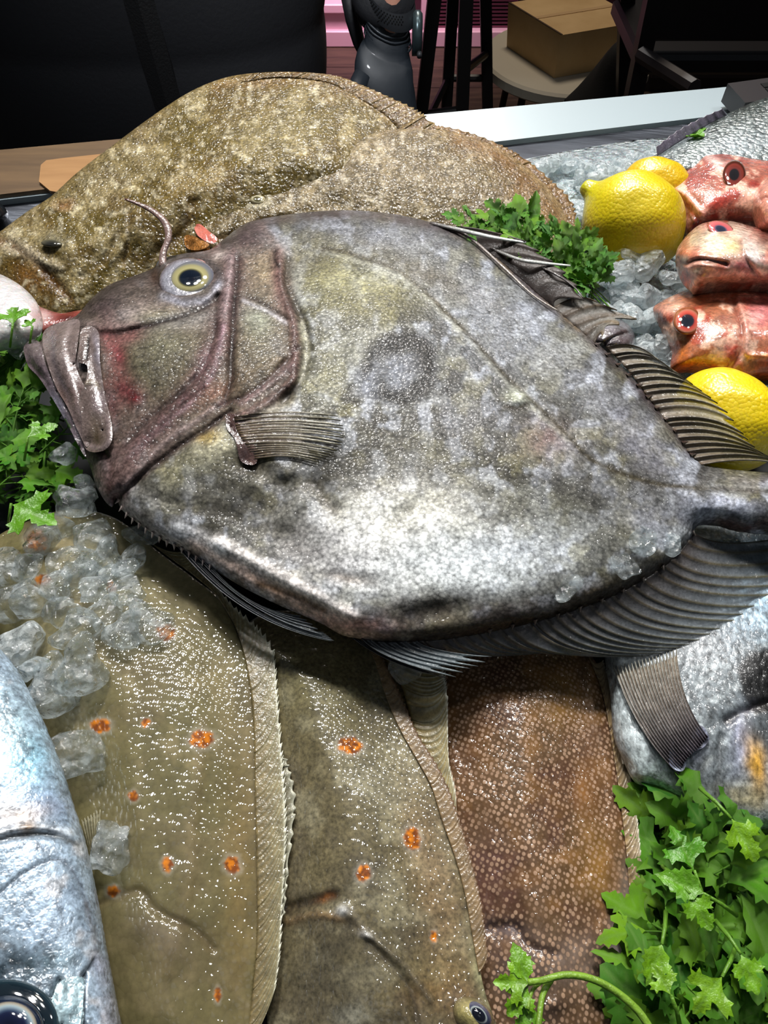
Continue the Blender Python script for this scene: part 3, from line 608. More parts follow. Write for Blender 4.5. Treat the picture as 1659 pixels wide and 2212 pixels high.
# ================================================================ flatfish in the foreground
M_plaice = skin('plaice_skin', cells=400, slope=.17, wslope=.02, wscale=110, rough=.55, crough=.04, mott=.12, mscale=700, mott2=.25, m2scale=120, coat=1.0, cellcol=.12, rand=.85, base_n=.2, spec=.2)
M_plaice2 = skin('mottled_plaice_skin', cells=430, slope=.17, wslope=.02, wscale=110, rough=.5, crough=.05, mott=.6, mscale=700, mott2=.35, m2scale=150, coat=1.0, base_n=.2, spec=.2)
M_sole = skin('lemon_sole_skin', cells=540, slope=.12, wslope=.15, wscale=120, rough=.5, crough=.06, mott=.15, mscale=900, mott2=.35, m2scale=130, coat=.6, spec=.2, base_n=.3,
              cellcol=.95, cellrgb=(178, 146, 120), cellthr=(.30, .44), rand=.42, stretch=(1, .9, .001), rotz=.5)
PF = dict(hr=.0013, notch=.10)
ORG = (172, 84, 8)
P1 = (0.021, 0.03, 0.0)
plaice = empty('plaice', unp(350, 1700, P1), 'olive brown plaice with bright orange spots lying beside the silver fish, ice on its tail', 'fish')
p1_out = [(-80, 1250), (-20, 1170), (50, 1130), (150, 1100), (250, 1120), (340, 1190), (420, 1250), (478, 1300), (520, 1390), (542, 1480), (552, 1600), (556, 1750), (560, 1900), (556, 2050), (545, 2150), (530, 2300), (400, 2420), (250, 2420), (150, 2300), (60, 2000), (-10, 1700), (-70, 1450)]
p1_spots = [(435, 1597, 25, 20), (357, 1367, 20, 17), (240, 1268, 11, 14), (215, 1568, 22, 16), (315, 1562, 10, 9), (288, 1720, 12, 12), (362, 1868, 13, 16), (502, 1868, 18, 18), (470, 2150, 7, 16), (82, 1168, 22, 24), (95, 1253, 18, 12), (245, 1925, 14, 12)]
PL = plate('body', p1_out, M_plaice, plaice, P1, H=.007, R=.02, H2=.006, R2=.07, Hb=.006, sp=4.6, base=(112, 104, 68), contrast=1.2, gain=.86, seed=11, lump=.5, soft=.9,
      ops=[('n', 140, .45, .7, (112, 100, 70), .6), ('n', 70, .5, .72, (150, 136, 100), .4), ('b', 360, 1200, 160, 90, 30, (158, 148, 114), .6, 0), ('b', 330, 2080, 160, 120, 0, (106, 94, 66), .5, 0),
           ('b', 520, 1900, 40, 260, 0, (128, 106, 60), .6, 0), ('s', [(440, 1560), (420, 1750), (400, 1950), (360, 2100)], 16, (120, 104, 74), .35, .5), ('b', 340, 2020, 90, 40, 30, (112, 100, 84), .5, 1.0),
           ('s', [(200, 1960), (300, 1925), (330, 1960), (420, 2010), (460, 2050)], 10, (100, 86, 60), .5, -1.0), ('s', [(545, 1480), (556, 1700), (558, 2000)], 14, (112, 96, 62), .6, -.3)] +
          [('spots', x, y, rx, ry, ORG) for x, y, rx, ry in p1_spots])
FR = ((96, 84, 52), (150, 148, 120)); FM = ((120, 104, 66), (124, 112, 76))
f1 = fin('dorsal_fin', [(300, 1150), (345, 1186), (420, 1240), (476, 1292), (518, 1380), (538, 1470), (548, 1560), (550, 1700), (554, 1850), (556, 2000), (548, 2120), (532, 2260)],
    [(400, 1190), (440, 1230), (500, 1300), (560, 1352), (592, 1400), (600, 1480), (606, 1560), (616, 1680), (620, 1790), (612, 1950), (606, 2060), (578, 2250)], 76, M_fin, plaice, plane=P1, e0=.0015, e1=.001,
    colr=FR, colm=FM, bend=(2, 16), notch=.09, hr=.00022, lv=16, sub=4, tipcol=((236, 236, 216), .90), shift=-.11, jit=.3)
fin('dorsal_fin', [(556, 1620), (558, 1750), (560, 1900), (562, 2040)], [(622, 1640), (640, 1730), (624, 1880), (612, 2030)], 14, M_fin, plaice, plane=P1, e0=-.002, e1=-.001, colr=((84, 78, 60), (120, 118, 96)), colm=((96, 88, 66), (110, 104, 80)), hr=.0006, tipcol=((190, 190, 170), .85), shift=-.15, jit=.3)
fin('pectoral_fin', [(196, 1850), (214, 1868)], [(176, 1770), (216, 1748)], 6, M_fin, plaice, on=PL, e0=.001, e1=.004, colr=((120, 112, 84), (160, 156, 130)), colm=((92, 86, 62), (110, 104, 76)), hr=.001)

P2 = (0.014, 0.03, 0.0)
plaice2 = empty('plaice', unp(800, 1750, P2), 'mottled grey brown plaice with four orange spots, between the olive plaice and the sole', 'fish')
p2_out = [(500, 1400), (560, 1330), (640, 1320), (730, 1345), (790, 1375), (812, 1420), (838, 1500), (868, 1575), (905, 1640), (935, 1700), (958, 1770), (985, 1850), (1008, 1930), (1024, 2020), (1036, 2090), (1050, 2150), (1072, 2212), (1095, 2300), (1000, 2420), (800, 2440), (650, 2420), (590, 2300), (570, 2100), (560, 1800), (520, 1550)]
p2_spots = [(756, 1610, 27, 18), (890, 1812, 18, 24), (785, 1888, 15, 19), (937, 2022, 7, 12)]
PL2 = plate('body', p2_out, M_plaice2, plaice2, P2, H=.007, R=.02, H2=.004, R2=.06, Hb=.006, sp=4.8, base=(106, 97, 70), contrast=1.3, gain=.9, seed=21, lump=.5, soft=.9,
      ops=[('n', 100, .46, .66, (92, 84, 66), .7), ('n', 60, .5, .7, (146, 140, 114), .5), ('b', 700, 1450, 120, 110, 0, (112, 106, 72), .7, 0), ('b', 850, 1700, 80, 60, 30, (146, 142, 118), .6, 0), ('b', 940, 1900, 50, 200, -12, (142, 116, 84), .6, 0),
           ('b', 720, 2100, 130, 120, 0, (84, 78, 62), .7, 0), ('b', 960, 2100, 70, 80, 0, (128, 108, 70), .5, 0), ('b', 930, 2150, 60, 40, 0, (110, 80, 40), .5, 0), ('b', 1045, 2120, 16, 70, -10, (160, 158, 120), .7, 0),
           ('s', [(620, 1962), (660, 1950), (720, 1935)], 12, (60, 46, 32), .85, -1.6), ('s', [(620, 1990), (680, 1975), (740, 1985)], 10, (120, 96, 64), .6, .8), ('b', 700, 1940, 18, 8, -10, (130, 74, 20), .8, 0), 
           ('s', [(745, 1965), (790, 2020), (870, 2080), (930, 2160)], 10, (100, 92, 76), .5, 1.2), ('b', 742, 1968, 12, 9, 0, (170, 170, 168), .8, 1.2), ('b', 790, 2022, 16, 9, 20, (176, 176, 174), .8, 1.4),
           ('s', [(760, 1990), (820, 2060), (880, 2130), (900, 2212)], 9, (70, 62, 50), .5, -1.0), ('b', 760, 2200, 40, 30, 0, (140, 140, 128), .5, 0), ('b', 1000, 2170, 36, 30, 30, (112, 78, 44), .5, 1.5)] +
          [('spots', x, y, rx, ry, ORG) for x, y, rx, ry in p2_spots])
fin('dorsal_fin', [(776, 1370), (806, 1420), (832, 1500), (862, 1572), (900, 1640), (932, 1700), (954, 1770), (982, 1850), (1004, 1930), (1020, 2020), (1034, 2100)],
    [(812, 1395), (838, 1440), (872, 1510), (902, 1580), (945, 1650), (974, 1710), (998, 1780), (1018, 1850), (1040, 1940), (1052, 2030), (1060, 2105)], 60, M_fin, plaice2, plane=P2, e0=.001, e1=.001,
    colr=((112, 90, 60), (120, 100, 72)), colm=((132, 110, 76), (136, 112, 80)), bend=(0, 8), hr=.0002, lv=10, sub=4, tipcol=((100, 74, 54), .75), shift=-.06, jit=.3)
dome('eyelid', 1022, 2196, 54, 38, 42, [(0, (160, 150, 90)), (.7, (140, 130, 84)), (1, (96, 84, 60))], M_head, plaice2, body=PL2, h=.008, lift=-.001)
dome('eye', 1034, 2192, 36, 22, 48, [(0, (14, 16, 26)), (.5, (20, 24, 36)), (.58, (170, 180, 180)), (.66, (56, 60, 84)), (1, (80, 84, 110))], M_eye, plaice2, body=PL2, h=.005, lift=.0035)

P3 = (0.006, 0.03, 0.0)
hid = empty('flatfish', unp(850, 1700, P3), 'flatfish almost hidden beneath the mottled plaice, only its glistening ribbed fin showing', 'fish')
plate('body', [(600, 1420), (760, 1380), (850, 1400), (905, 1500), (925, 1650), (945, 1750), (965, 1900), (990, 2050), (980, 2250), (850, 2350), (700, 2300), (620, 2000), (590, 1700)], M_plaice2, hid, P3, H=.005, R=.02, Hb=.004, sp=12, base=(116, 104, 74), seed=31, soft=.9)
fin('dorsal_fin', [(812, 1400), (862, 1470), (890, 1560), (915, 1650), (935, 1740), (950, 1820), (985, 1900), (1000, 2000)],
    [(962, 1445), (968, 1500), (968, 1560), (970, 1640), (984, 1705), (988, 1790), (1004, 1860), (1036, 1960)], 40, M_fin, hid, plane=P3, e0=.006, e1=.009, colr=((120, 106, 66), (184, 180, 156)), colm=((134, 116, 70), (150, 136, 92)), bend=(10, 26), notch=.06,
    hr=.0004, tipcol=((238, 238, 222), .90), shift=-.16, jit=.3)

P4 = (0.002, 0.02, 0.0)
sole = empty('lemon_sole', unp(1160, 1800, P4), 'reddish brown lemon sole with a fine net pattern of pale scales, beside the parsley', 'fish')
s_out = [(930, 1450), (1000, 1380), (1100, 1370), (1220, 1380), (1280, 1420), (1302, 1480), (1322, 1570), (1338, 1670), (1350, 1760), (1362, 1850), (1368, 1920), (1366, 2000), (1354, 2080), (1340, 2150), (1322, 2230), (1290, 2320), (1180, 2380), (1080, 2320), (1030, 2200), (990, 2050), (950, 1900), (930, 1700)]
SOL = plate('body', s_out, M_sole, sole, P4, H=.010, R=.028, H2=.004, R2=.06, Hb=.003, sp=7, base=(96, 72, 48), seed=41, lump=.7, soft=.6,
      ops=[('n', 90, .46, .66, (84, 56, 42), .7), ('n', 50, .52, .7, (128, 92, 52), .6), ('b', 1220, 1500, 60, 70, -20, (142, 104, 50), .8, 0), ('b', 1010, 1600, 50, 140, 0, (100, 68, 38), .7, 0), ('b', 1290, 1850, 40, 90, 0, (144, 106, 52), .75, 0), ('b', 1270, 1700, 30, 60, 0, (150, 104, 54), .6, 0),
           ('b', 1060, 1880, 70, 90, 0, (86, 58, 52), .7, 0), ('b', 1090, 2010, 60, 26, 10, (96, 86, 86), .7, -1.0), ('b', 1120, 2110, 90, 60, 0, (88, 76, 70), .8, 1.2), ('b', 1250, 2080, 90, 70, 0, (124, 108, 96), .7, 0), ('b', 1160, 2200, 100, 50, 0, (72, 56, 46), .8, 0),
           ('s', [(1056, 2005), (1110, 2000), (1140, 2040), (1200, 2060)], 9, (60, 46, 44), .7, -1.2), ('b', 1350, 2050, 26, 130, 4, (176, 172, 170), .85, 0), ('b', 1200, 2170, 24, 16, 0, (66, 52, 44), .8, 1.5),
           ('s', [(1240, 1420), (1290, 1600), (1320, 1800), (1340, 2000)], 12, (120, 88, 60), .4, -.3)])
fin('dorsal_fin', [(1270, 1415), (1300, 1490), (1318, 1580), (1334, 1680), (1344, 1760), (1354, 1850), (1360, 1940), (1358, 2020), (1346, 2100), (1332, 2180), (1310, 2260)],
    [(1304, 1425), (1330, 1510), (1350, 1600), (1366, 1690), (1377, 1760), (1386, 1850), (1392, 1940), (1388, 2030), (1376, 2110), (1364, 2190), (1340, 2270)], 56, M_fin, sole, plane=P4, e0=.002, e1=.001,
    colr=((92, 70, 50), (150, 130, 100)), colm=((144, 118, 76), (170, 156, 130)), bend=(0, 12), hr=.0003, lv=12, sub=4, tipcol=((232, 226, 210), .87), notch=.05, shift=-.08, jit=.3)
fin('fin_tip', [(1335, 1600), (1345, 1650)], [(1358, 1590), (1372, 1650)], 3, M_fin, sole, plane=P4, e0=.004, e1=.006, colr=((170, 160, 140),)*2, colm=((190, 184, 170),)*2)

# ================================================================ silver fish, bottom left
M_silver = skin('silver_skin', cells=700, slope=.14, wslope=.14, wscale=220, rough=.36, crough=.10, metal=.2, mott=.6, mscale=700, mott2=.45, m2scale=200, coat=.5)
P5 = (0.045, 0.0, 0.0)
silv = empty('silver_fish', unp(60, 1900, P5), 'big pale silver blue fish at the lower left edge with a large dark eye', 'fish')
v_out = [(-20, 1390), (10, 1412), (42, 1455), (75, 1520), (102, 1580), (130, 1655), (155, 1735), (176, 1800), (194, 1880), (210, 1960), (222, 2030), (236, 2105), (250, 2180), (262, 2260), (250, 2400), (100, 2480), (-150, 2420), (-260, 2000), (-160, 1550), (-70, 1400)]
SV = plate('body', v_out, M_silver, silv, P5, H=.016, R=.035, H2=.004, R2=.06, Hb=.026, sp=6.5, base=(160, 180, 198), contrast=1.25, seed=51, lump=.4,
      ops=[('n', 80, .48, .7, (150, 170, 192), .6), ('n', 60, .55, .72, (214, 206, 202), .5), ('b', 50, 1640, 70, 60, 30, (132, 192, 218), .7, 0), ('b', 90, 1740, 60, 30, 20, (120, 156, 200), .6, 0), ('b', 50, 1760, 60, 26, -10, (206, 186, 170), .7, 0), ('b', 20, 1570, 50, 80, -20, (176, 206, 216), .7, 0),
           ('s', [(-40, 1830), (20, 1806), (80, 1800), (130, 1808), (168, 1826)], 7, (96, 100, 100), .8, -2.0), ('s', [(-40, 1818), (60, 1788), (150, 1798)], 9, (224, 230, 236), .6, 1.2), ('b', 60, 1790, 20, 12, 0, (170, 140, 110), .7, .6),
           ('s', [(-20, 1950), (30, 1905), (80, 1870), (125, 1856), (155, 1880), (190, 1960), (215, 2040)], 4, (92, 100, 112), .8, -1.0), ('s', [(185, 1950), (205, 2040), (216, 2080)], 5, (120, 120, 130), .6, -.8),
           ('s', [(215, 2080), (235, 2150), (250, 2230)], 22, (158, 164, 184), .7, 0), ('s', [(182, 2110), (176, 2170), (180, 2240)], 5, (30, 36, 44), .9, -2.4), ('s', [(182, 2110), (204, 2070)], 5, (40, 46, 56), .8, -1.6),
           ('s', [(128, 2116), (112, 2160), (96, 2230)], 6, (40, 54, 56), .8, -1.8), ('b', 40, 2090, 90, 50, 10, (38, 58, 70), .9, -1.0), ('b', 120, 2070, 50, 26, 0, (96, 124, 134), .6, 0), ('n', 16, .55, .7, (92, 104, 116), .45), ('b', 140, 2180, 26, 60, 5, (160, 188, 196), .8, 1.2)])
dome('eye_socket', 18, 2212, 112, 100, 0, [(0, (10, 14, 20)), (.86, (22, 34, 42)), (1, (44, 66, 76))], M_eye, silv, body=SV, h=.004, lift=-.0012)
dome('eye', 22, 2216, 78, 70, 10, [(0, (10, 14, 30)), (.42, (20, 26, 54)), (.5, (60, 76, 100)), (.62, (150, 168, 176)), (.70, (170, 160, 140)), (.76, (30, 40, 60)), (1, (16, 26, 36))], M_eye, silv, body=SV, h=.006, lift=.001)
plate('jaw_plate', [(134, 2118), (176, 2112), (180, 2160), (170, 2230), (150, 2290), (100, 2280), (96, 2230), (112, 2160)], M_silver, silv, on=SV, lift=.0006, H=.0022, R=.006, Hb=.002, sp=5, base=(164, 190, 198), ops=[('n', 30, .5, .7, (112, 136, 146), .6)], seed=4)

# ================================================================ sea bream, right
M_bream = skin('bream_skin', cells=520, slope=.2, wslope=.16, wscale=320, rough=.45, crough=.07, metal=.1, mott=.8, mscale=620, mott2=.5, m2scale=300, coat=.5, stretch=(1, .6, 1))
P6 = (0.010, 0.0, 0.0)
bream = empty('sea_bream', unp(1600, 1500, P6), 'silver sea bream with a black shoulder patch and a gold band, head towards the parsley', 'fish')
b_out = [(1306, 1415), (1318, 1500), (1326, 1590), (1345, 1640), (1372, 1690), (1420, 1705), (1500, 1752), (1560, 1782), (1659, 1792), (1760, 1800), (1880, 1740), (1960, 1500), (1900, 1200), (1800, 1080), (1660, 1060), (1540, 1080), (1430, 1180), (1340, 1290), (1306, 1360)]
BR = plate('body', b_out, M_bream, bream, P6, H=.014, R=.035, H2=.006, R2=.08, Hb=.008, sp=6.5, base=(112, 120, 124), contrast=1.4, seed=61, lump=.4,
      ops=[('n', 60, .48, .68, (92, 100, 106), .6), ('n', 14, .55, .7, (190, 198, 200), .4, .5), ('b', 1620, 1290, 110, 90, 0, (146, 176, 196), .7, 0), ('b', 1600, 1180, 110, 50, 0, (118, 140, 154), .7, 0), ('b', 1520, 1380, 80, 60, 0, (142, 142, 144), .6, 0), ('b', 1365, 1560, 40, 110, -16, (190, 200, 202), .8, 0),
           ('b', 1400, 1680, 70, 50, 0, (168, 182, 180), .7, 0), ('poly', [(1592, 1440), (1630, 1405), (1690, 1395), (1720, 1460), (1700, 1530), (1640, 1550), (1600, 1500)], (12, 13, 16), 1.0, 0, 14), ('b', 1625, 1430, 34, 24, -40, (60, 60, 60), .7, 0), ('s', [(1568, 1560), (1600, 1540), (1659, 1520)], 9, (44, 36, 30), .9, -2.0),
           ('s', [(1556, 1590), (1552, 1650), (1548, 1720), (1560, 1780)], 5, (104, 108, 110), .8, -1.2), ('b', 1600, 1610, 24, 60, 10, (160, 164, 190), .7, .8), ('b', 1650, 1590, 30, 40, 0, (60, 66, 72), .7, 0), ('b', 1634, 1655, 20, 52, -12, (214, 160, 50), .95, .4),
           ('b', 1620, 1720, 60, 26, 10, (190, 176, 130), .6, 0), ('b', 1600, 1765, 70, 18, 6, (196, 206, 206), .8, 0), ('b', 1500, 1630, 24, 40, 0, (140, 142, 156), .6, 1.0), ('s', [(1530, 1640), (1500, 1700), (1540, 1760)], 8, (132, 134, 130), .5, -.6)])
fin('pectoral_fin', [(1466, 1672), (1484, 1640), (1510, 1615), (1530, 1592)], [(1326, 1440), (1368, 1428), (1418, 1416), (1462, 1400)], 18, M_fin, bream, on=BR, e0=.002, e1=.003, colr=((92, 84, 92), (150, 150, 140)), colm=((62, 54, 62), (116, 100, 80)), bend=(-14, 10), hr=.0012, al=(1, .88), notch=.08, lv=20)
plate('fin_base', [(1446, 1650), (1452, 1606), (1480, 1566), (1516, 1568), (1532, 1594), (1520, 1614), (1492, 1630), (1474, 1666)], M_bream, bream, on=BR, lift=.0012, H=.0015, R=.009, Hb=.002, sp=5, base=(96, 98, 116), ops=[('n', 20, .5, .7, (180, 190, 210), .6), ('b', 1512, 1600, 12, 10, 0, (50, 44, 60), .8, 0)])

# ================================================================ turbots at the back
M_turbot = skin('turbot_skin', cells=560, slope=.36, wslope=.22, wscale=190, rough=.55, crough=.05, mott=.8, mscale=600, mott2=.4, m2scale=110, coat=.6, base_n=.3, spec=.1)
P7 = (-0.098, 0.02, 0.32)
turb = empty('turbot', unp(450, 450, P7), 'largest turbot, olive brown and glistening, lying furthest back against the counter ledge', 'fish')
t_out = [(-60, 560), (-50, 535), (0, 500), (60, 456), (110, 424), (170, 370), (250, 309), (330, 250), (400, 204), (460, 176), (520, 161), (600, 156), (700, 161), (760, 182), (820, 216), (860, 250), (900, 320), (880, 440), (760, 520), (500, 590), (300, 645), (170, 674), (130, 686), (98, 680), (66, 658), (30, 628), (0, 600), (-40, 580)]
TB = plate('body', t_out, M_turbot, turb, P7, H=.014, R=.05, H2=.014, R2=.12, Hb=.014, sp=6.5, base=(98, 82, 32), contrast=1.1, gain=.85, seed=71, rim=((140, 122, 84), .005, .5), lump=1.2, lumps=60, soft=.6,
      ops=[('n', 80, .46, .66, (104, 84, 46), .6), ('n', 36, .5, .66, (166, 150, 108), .6), ('b', 250, 350, 120, 60, -40, (136, 122, 90), .5, 0), ('b', 600, 280, 140, 60, 0, (124, 112, 72), .5, 0), ('b', 420, 400, 90, 50, -10, (112, 88, 40), .5, 0), ('b', 60, 600, 60, 50, 30, (118, 80, 34), .7, 0),
           ('b', 40, 540, 60, 14, 25, (196, 190, 170), .5, 1.5), ('s', [(0, 520), (60, 548), (110, 600), (150, 650)], 10, (104, 66, 28), .7, -2.0), ('s', [(20, 500), (80, 560), (130, 580)], 9, (190, 178, 150), .5, 1.5), 
           ('s', [(280, 460), (276, 520), (268, 570)], 6, (110, 90, 56), .6, -1.6), ('s', [(180, 600), (230, 560), (260, 500)], 9, (104, 84, 50), .5, -1.5), ('s', [(200, 590), (250, 550), (280, 500)], 9, None, 0, 1.5), ('s', [(340, 640), (330, 560), (400, 500), (420, 440)], 14, (100, 76, 40), .5, -2), 
           ('b', 135, 440, 18, 10, 0, (120, 74, 36), .85, -1), ('r', 135, 440, 22, 6, (170, 140, 100), .5, .6, .6), ('b', 115, 520, 34, 14, 0, (112, 106, 84), .8, 2.5),
           ('s', [(470, 180), (600, 162), (700, 166), (780, 196), (840, 240)], 22, (128, 96, 52), .6, 0), ('n', 11, .60, .74, (205, 194, 162), .6)])
dome('eye', 112, 526, 24, 9, 4, [(0, (30, 30, 30)), (.5, (60, 58, 50)), (1, (112, 108, 88))], M_eye, turb, body=TB, h=.003, lift=-.0004)
fin('dorsal_fin', [(520, 178), (600, 166), (700, 176), (760, 205), (820, 240), (858, 275), (880, 320)], [(540, 158), (620, 155), (720, 162), (790, 186), (850, 212), (905, 238), (952, 276)], 40, M_turbot, turb, plane=P7, e0=.003, e1=.001, colr=((96, 78, 42), (140, 120, 80)), colm=((84, 62, 30), (98, 72, 38)), notch=.14, hr=.0004, lv=9, sub=5, bend=(4, -3), jit=.5)
M_white = skin('white_belly_skin', cells=600, slope=.08, wslope=.15, wscale=200, rough=.3, mott=.10, mott2=.12, coat=1.0, sss=.2)
plate('white_underside', [(-90, 580), (-20, 586), (28, 606), (62, 632), (82, 658), (92, 690), (86, 720), (40, 745), (-20, 755), (-90, 750)], M_white, turb, (0.010, 0, 0.13), H=.010, R=.03, Hb=.01, sp=6.5, base=(218, 214, 214), seed=5, ops=[('b', 80, 680, 24, 22, 0, (200, 150, 150), .7, 0)])
plate('gill_flap', [(62, 650), (90, 664), (130, 676), (172, 670), (200, 668), (180, 700), (120, 716), (70, 720)], M_white, turb, (-0.005, 0, 0.12), H=.004, R=.012, Hb=.004, sp=4.5, base=(150, 66, 58), seed=5, ops=[('b', 86, 686, 22, 20, 0, (206, 176, 172), .9, 0), ('b', 150, 690, 34, 14, 0, (70, 22, 18), .95, 0)])

P8 = (-0.080, 0.0, 0.28)
turb2 = empty('turbot', unp(850, 420, P8), 'smaller turbot with sandy speckled skin, just behind the john dory and left of the lemons', 'fish')
t2_out = [(404, 512), (420, 482), (440, 452), (480, 430), (520, 404), (548, 386), (590, 352), (640, 311), (700, 286), (780, 275), (880, 270), (950, 275), (1010, 290), (1070, 312), (1125, 345), (1172, 388), (1215, 440), (1232, 500), (1222, 560), (1180, 590), (1060, 580), (900, 540), (700, 530), (500, 560), (420, 550)]
TB2 = plate('body', t2_out, M_turbot, turb2, P8, H=.013, R=.022, H2=.012, R2=.11, Hb=.012, sp=6.5, base=(100, 83, 42), contrast=1.15, gain=.66, seed=81, rim=((150, 128, 92), .005, .55), lump=.8, lumps=60, soft=.15,  # paler edge: rim light painted into the skin colour
      ops=[('n', 70, .46, .66, (108, 88, 50), .55), ('n', 30, .5, .66, (176, 158, 122), .6), ('b', 900, 400, 200, 70, 5, (138, 122, 92), .6, 0), ('b', 1150, 480, 70, 80, 0, (170, 146, 116), .6, 0), ('n', 10, .58, .72, (208, 196, 170), .6),
           ('r', 556, 432, 26, 8, (196, 188, 160), .6, 1.8, .7), ('s', [(430, 480), (480, 450), (560, 395), (640, 330)], 10, (176, 150, 108), .6, .8), ('s', [(440, 520), (500, 510), (560, 480), (640, 470)], 8, (120, 90, 50), .6, -1.5), ('b', 740, 430, 20, 16, 0, (104, 88, 44), .6, -1), 
           ('s', [(1000, 296), (1090, 340), (1160, 420), (1216, 500)], 30, (136, 96, 54), .55, 0)])
fin('dorsal_fin', [(640, 330), (720, 300), (800, 290), (900, 288), (980, 300), (1050, 325), (1105, 360), (1150, 405), (1190, 460), (1205, 530)],
    [(625, 318), (700, 284), (790, 272), (890, 266), (980, 276), (1065, 304), (1130, 338), (1185, 382), (1240, 440), (1252, 530)], 54, M_turbot, turb2, plane=P8, e0=.003, e1=.001, colr=((100, 80, 48), (134, 108, 74)), colm=((88, 66, 38), (108, 80, 48)), notch=.14, hr=.0003, lv=9, sub=5, bend=(3, 0), jit=.5)
dome('eye', 556, 430, 20, 13, 10, [(0, (70, 66, 44)), (.4, (90, 84, 56)), (.5, (180, 172, 140)), (1, (130, 116, 80))], M_eye, turb2, body=TB2, h=.003, lift=0)
plate('lip', [(420, 488), (432, 484), (452, 500), (470, 516), (458, 526), (436, 516), (424, 504)], M_white, turb2, on=TB2, lift=.002, H=.004, R=.006, Hb=.003, sp=3.5, base=(206, 112, 96))
plate('snout', [(398, 512), (412, 508), (440, 520), (452, 530), (430, 540), (404, 536)], M_turbot, turb2, on=TB2, lift=.003, H=.004, R=.006, Hb=.003, sp=3.5, base=(150, 100, 50))

# ================================================================ scaly silver fish, top right
M_scale = skin('silver_scales', cells=330, slope=.5, wslope=.25, wscale=200, rough=.28, crough=.08, metal=.30, mott=.6, mscale=500, mott2=.4, m2scale=160, coat=1.0, cellcol=.5)
P9 = (-0.04, 0.0, 0.15)
bass = empty('scaly_silver_fish', unp(1600, 300, P9), 'large silver fish with coarse glittering scales, at the back right by the laptop', 'fish')
BS = plate('body', [(1405, 345), (1450, 318), (1500, 285), (1550, 256), (1610, 228), (1659, 210), (1760, 190), (1900, 190), (2000, 260), (2000, 380), (1900, 440), (1700, 430), (1550, 400), (1440, 390)], M_scale, bass, P9, H=.02, R=.05, Hb=.02, sp=7, base=(140, 150, 150), seed=91,
      ops=[('n', 40, .48, .68, (84, 92, 88), .6), ('s', [(1405, 345), (1520, 268), (1659, 208)], 18, (76, 88, 84), .8, 0), ('b', 1600, 310, 90, 26, -16, (196, 208, 214), .7, 0)])
fin('dorsal_fin', [(1420, 336), (1470, 304), (1530, 268), (1570, 248)], [(1418, 316), (1462, 282), (1510, 256), (1560, 234)], 9, M_fin, bass, plane=P9, e0=.004, e1=.008, colr=((72, 68, 84), (92, 86, 100)), colm=((92, 88, 102), (110, 104, 118)), notch=.1, hr=.001)

# ================================================================ red mullets, right
M_mullet = skin('mullet_skin', cells=500, slope=.08, wslope=.09, wscale=200, rough=.4, crough=.05, mott=.4, mscale=600, mott2=.5, m2scale=220, coat=1.0, sss=.1)
RED = (176, 62, 46); PNK = (206, 140, 122); ORG2 = (200, 104, 52)
PM = (0.010, 0.0, 0.05)
mA = empty('red_mullet', unp(1560, 400, PM), 'red mullet highest in the pile, its down-turned snout against the rear lemon', 'fish')
A = plate('body', [(1440, 408), (1450, 394), (1468, 372), (1490, 352), (1504, 330), (1530, 321), (1575, 318), (1620, 326), (1659, 332), (1760, 350), (1800, 430), (1740, 500), (1659, 500), (1600, 486), (1540, 486), (1512, 490), (1496, 504), (1486, 498), (1472, 460), (1456, 432)], M_mullet, mA, (0.014, 0, .05), H=.013, R=.022, H2=.010, R2=.045, Hb=.016, sp=4.5, base=(176, 96, 76), seed=101, contrast=1.35, smooth_it=9,
   ops=[('n', 34, .46, .60, (160, 44, 32), .9), ('n', 22, .52, .64, (232, 190, 168), .8), ('b', 1490, 372, 30, 22, -40, (166, 66, 50), .8, 0), ('b', 1560, 432, 44, 20, -20, (190, 44, 34), .85, 0), ('b', 1508, 425, 22, 22, 0, (182, 130, 100), .7, 0), ('b', 1552, 346, 24, 12, 10, (226, 200, 190), .8, 1), ('b', 1640, 350, 40, 20, 10, (206, 132, 112), .6, 0),
        ('b', 1620, 450, 50, 26, 0, (192, 140, 112), .7, 0), ('s', [(1446, 410), (1470, 426), (1490, 450), (1512, 478)], 5, (176, 74, 58), .8, -1.5), ('s', [(1448, 404), (1476, 416), (1500, 440), (1520, 462)], 5, (222, 160, 140), .8, 1.2), ('s', [(1456, 425), (1475, 455), (1490, 495)], 5, (206, 152, 132), .8, 1.2), ('s', [(1464, 424), (1484, 450), (1500, 486)], 5, (120, 60, 44), .8, -1.4)])
dome('eye', 1586, 377, 26, 31, 8, [(0, (26, 22, 24)), (.38, (30, 26, 28)), (.44, (104, 44, 38)), (.72, (132, 58, 50)), (.86, (70, 36, 28)), (1, (140, 84, 64))], M_eye, mA, body=A, h=.003, lift=-.0006)
mB = empty('red_mullet', unp(1560, 550, PM), 'pale blotched red mullet second down, belly twisted up and mouth closed, touching the front lemon', 'fish')
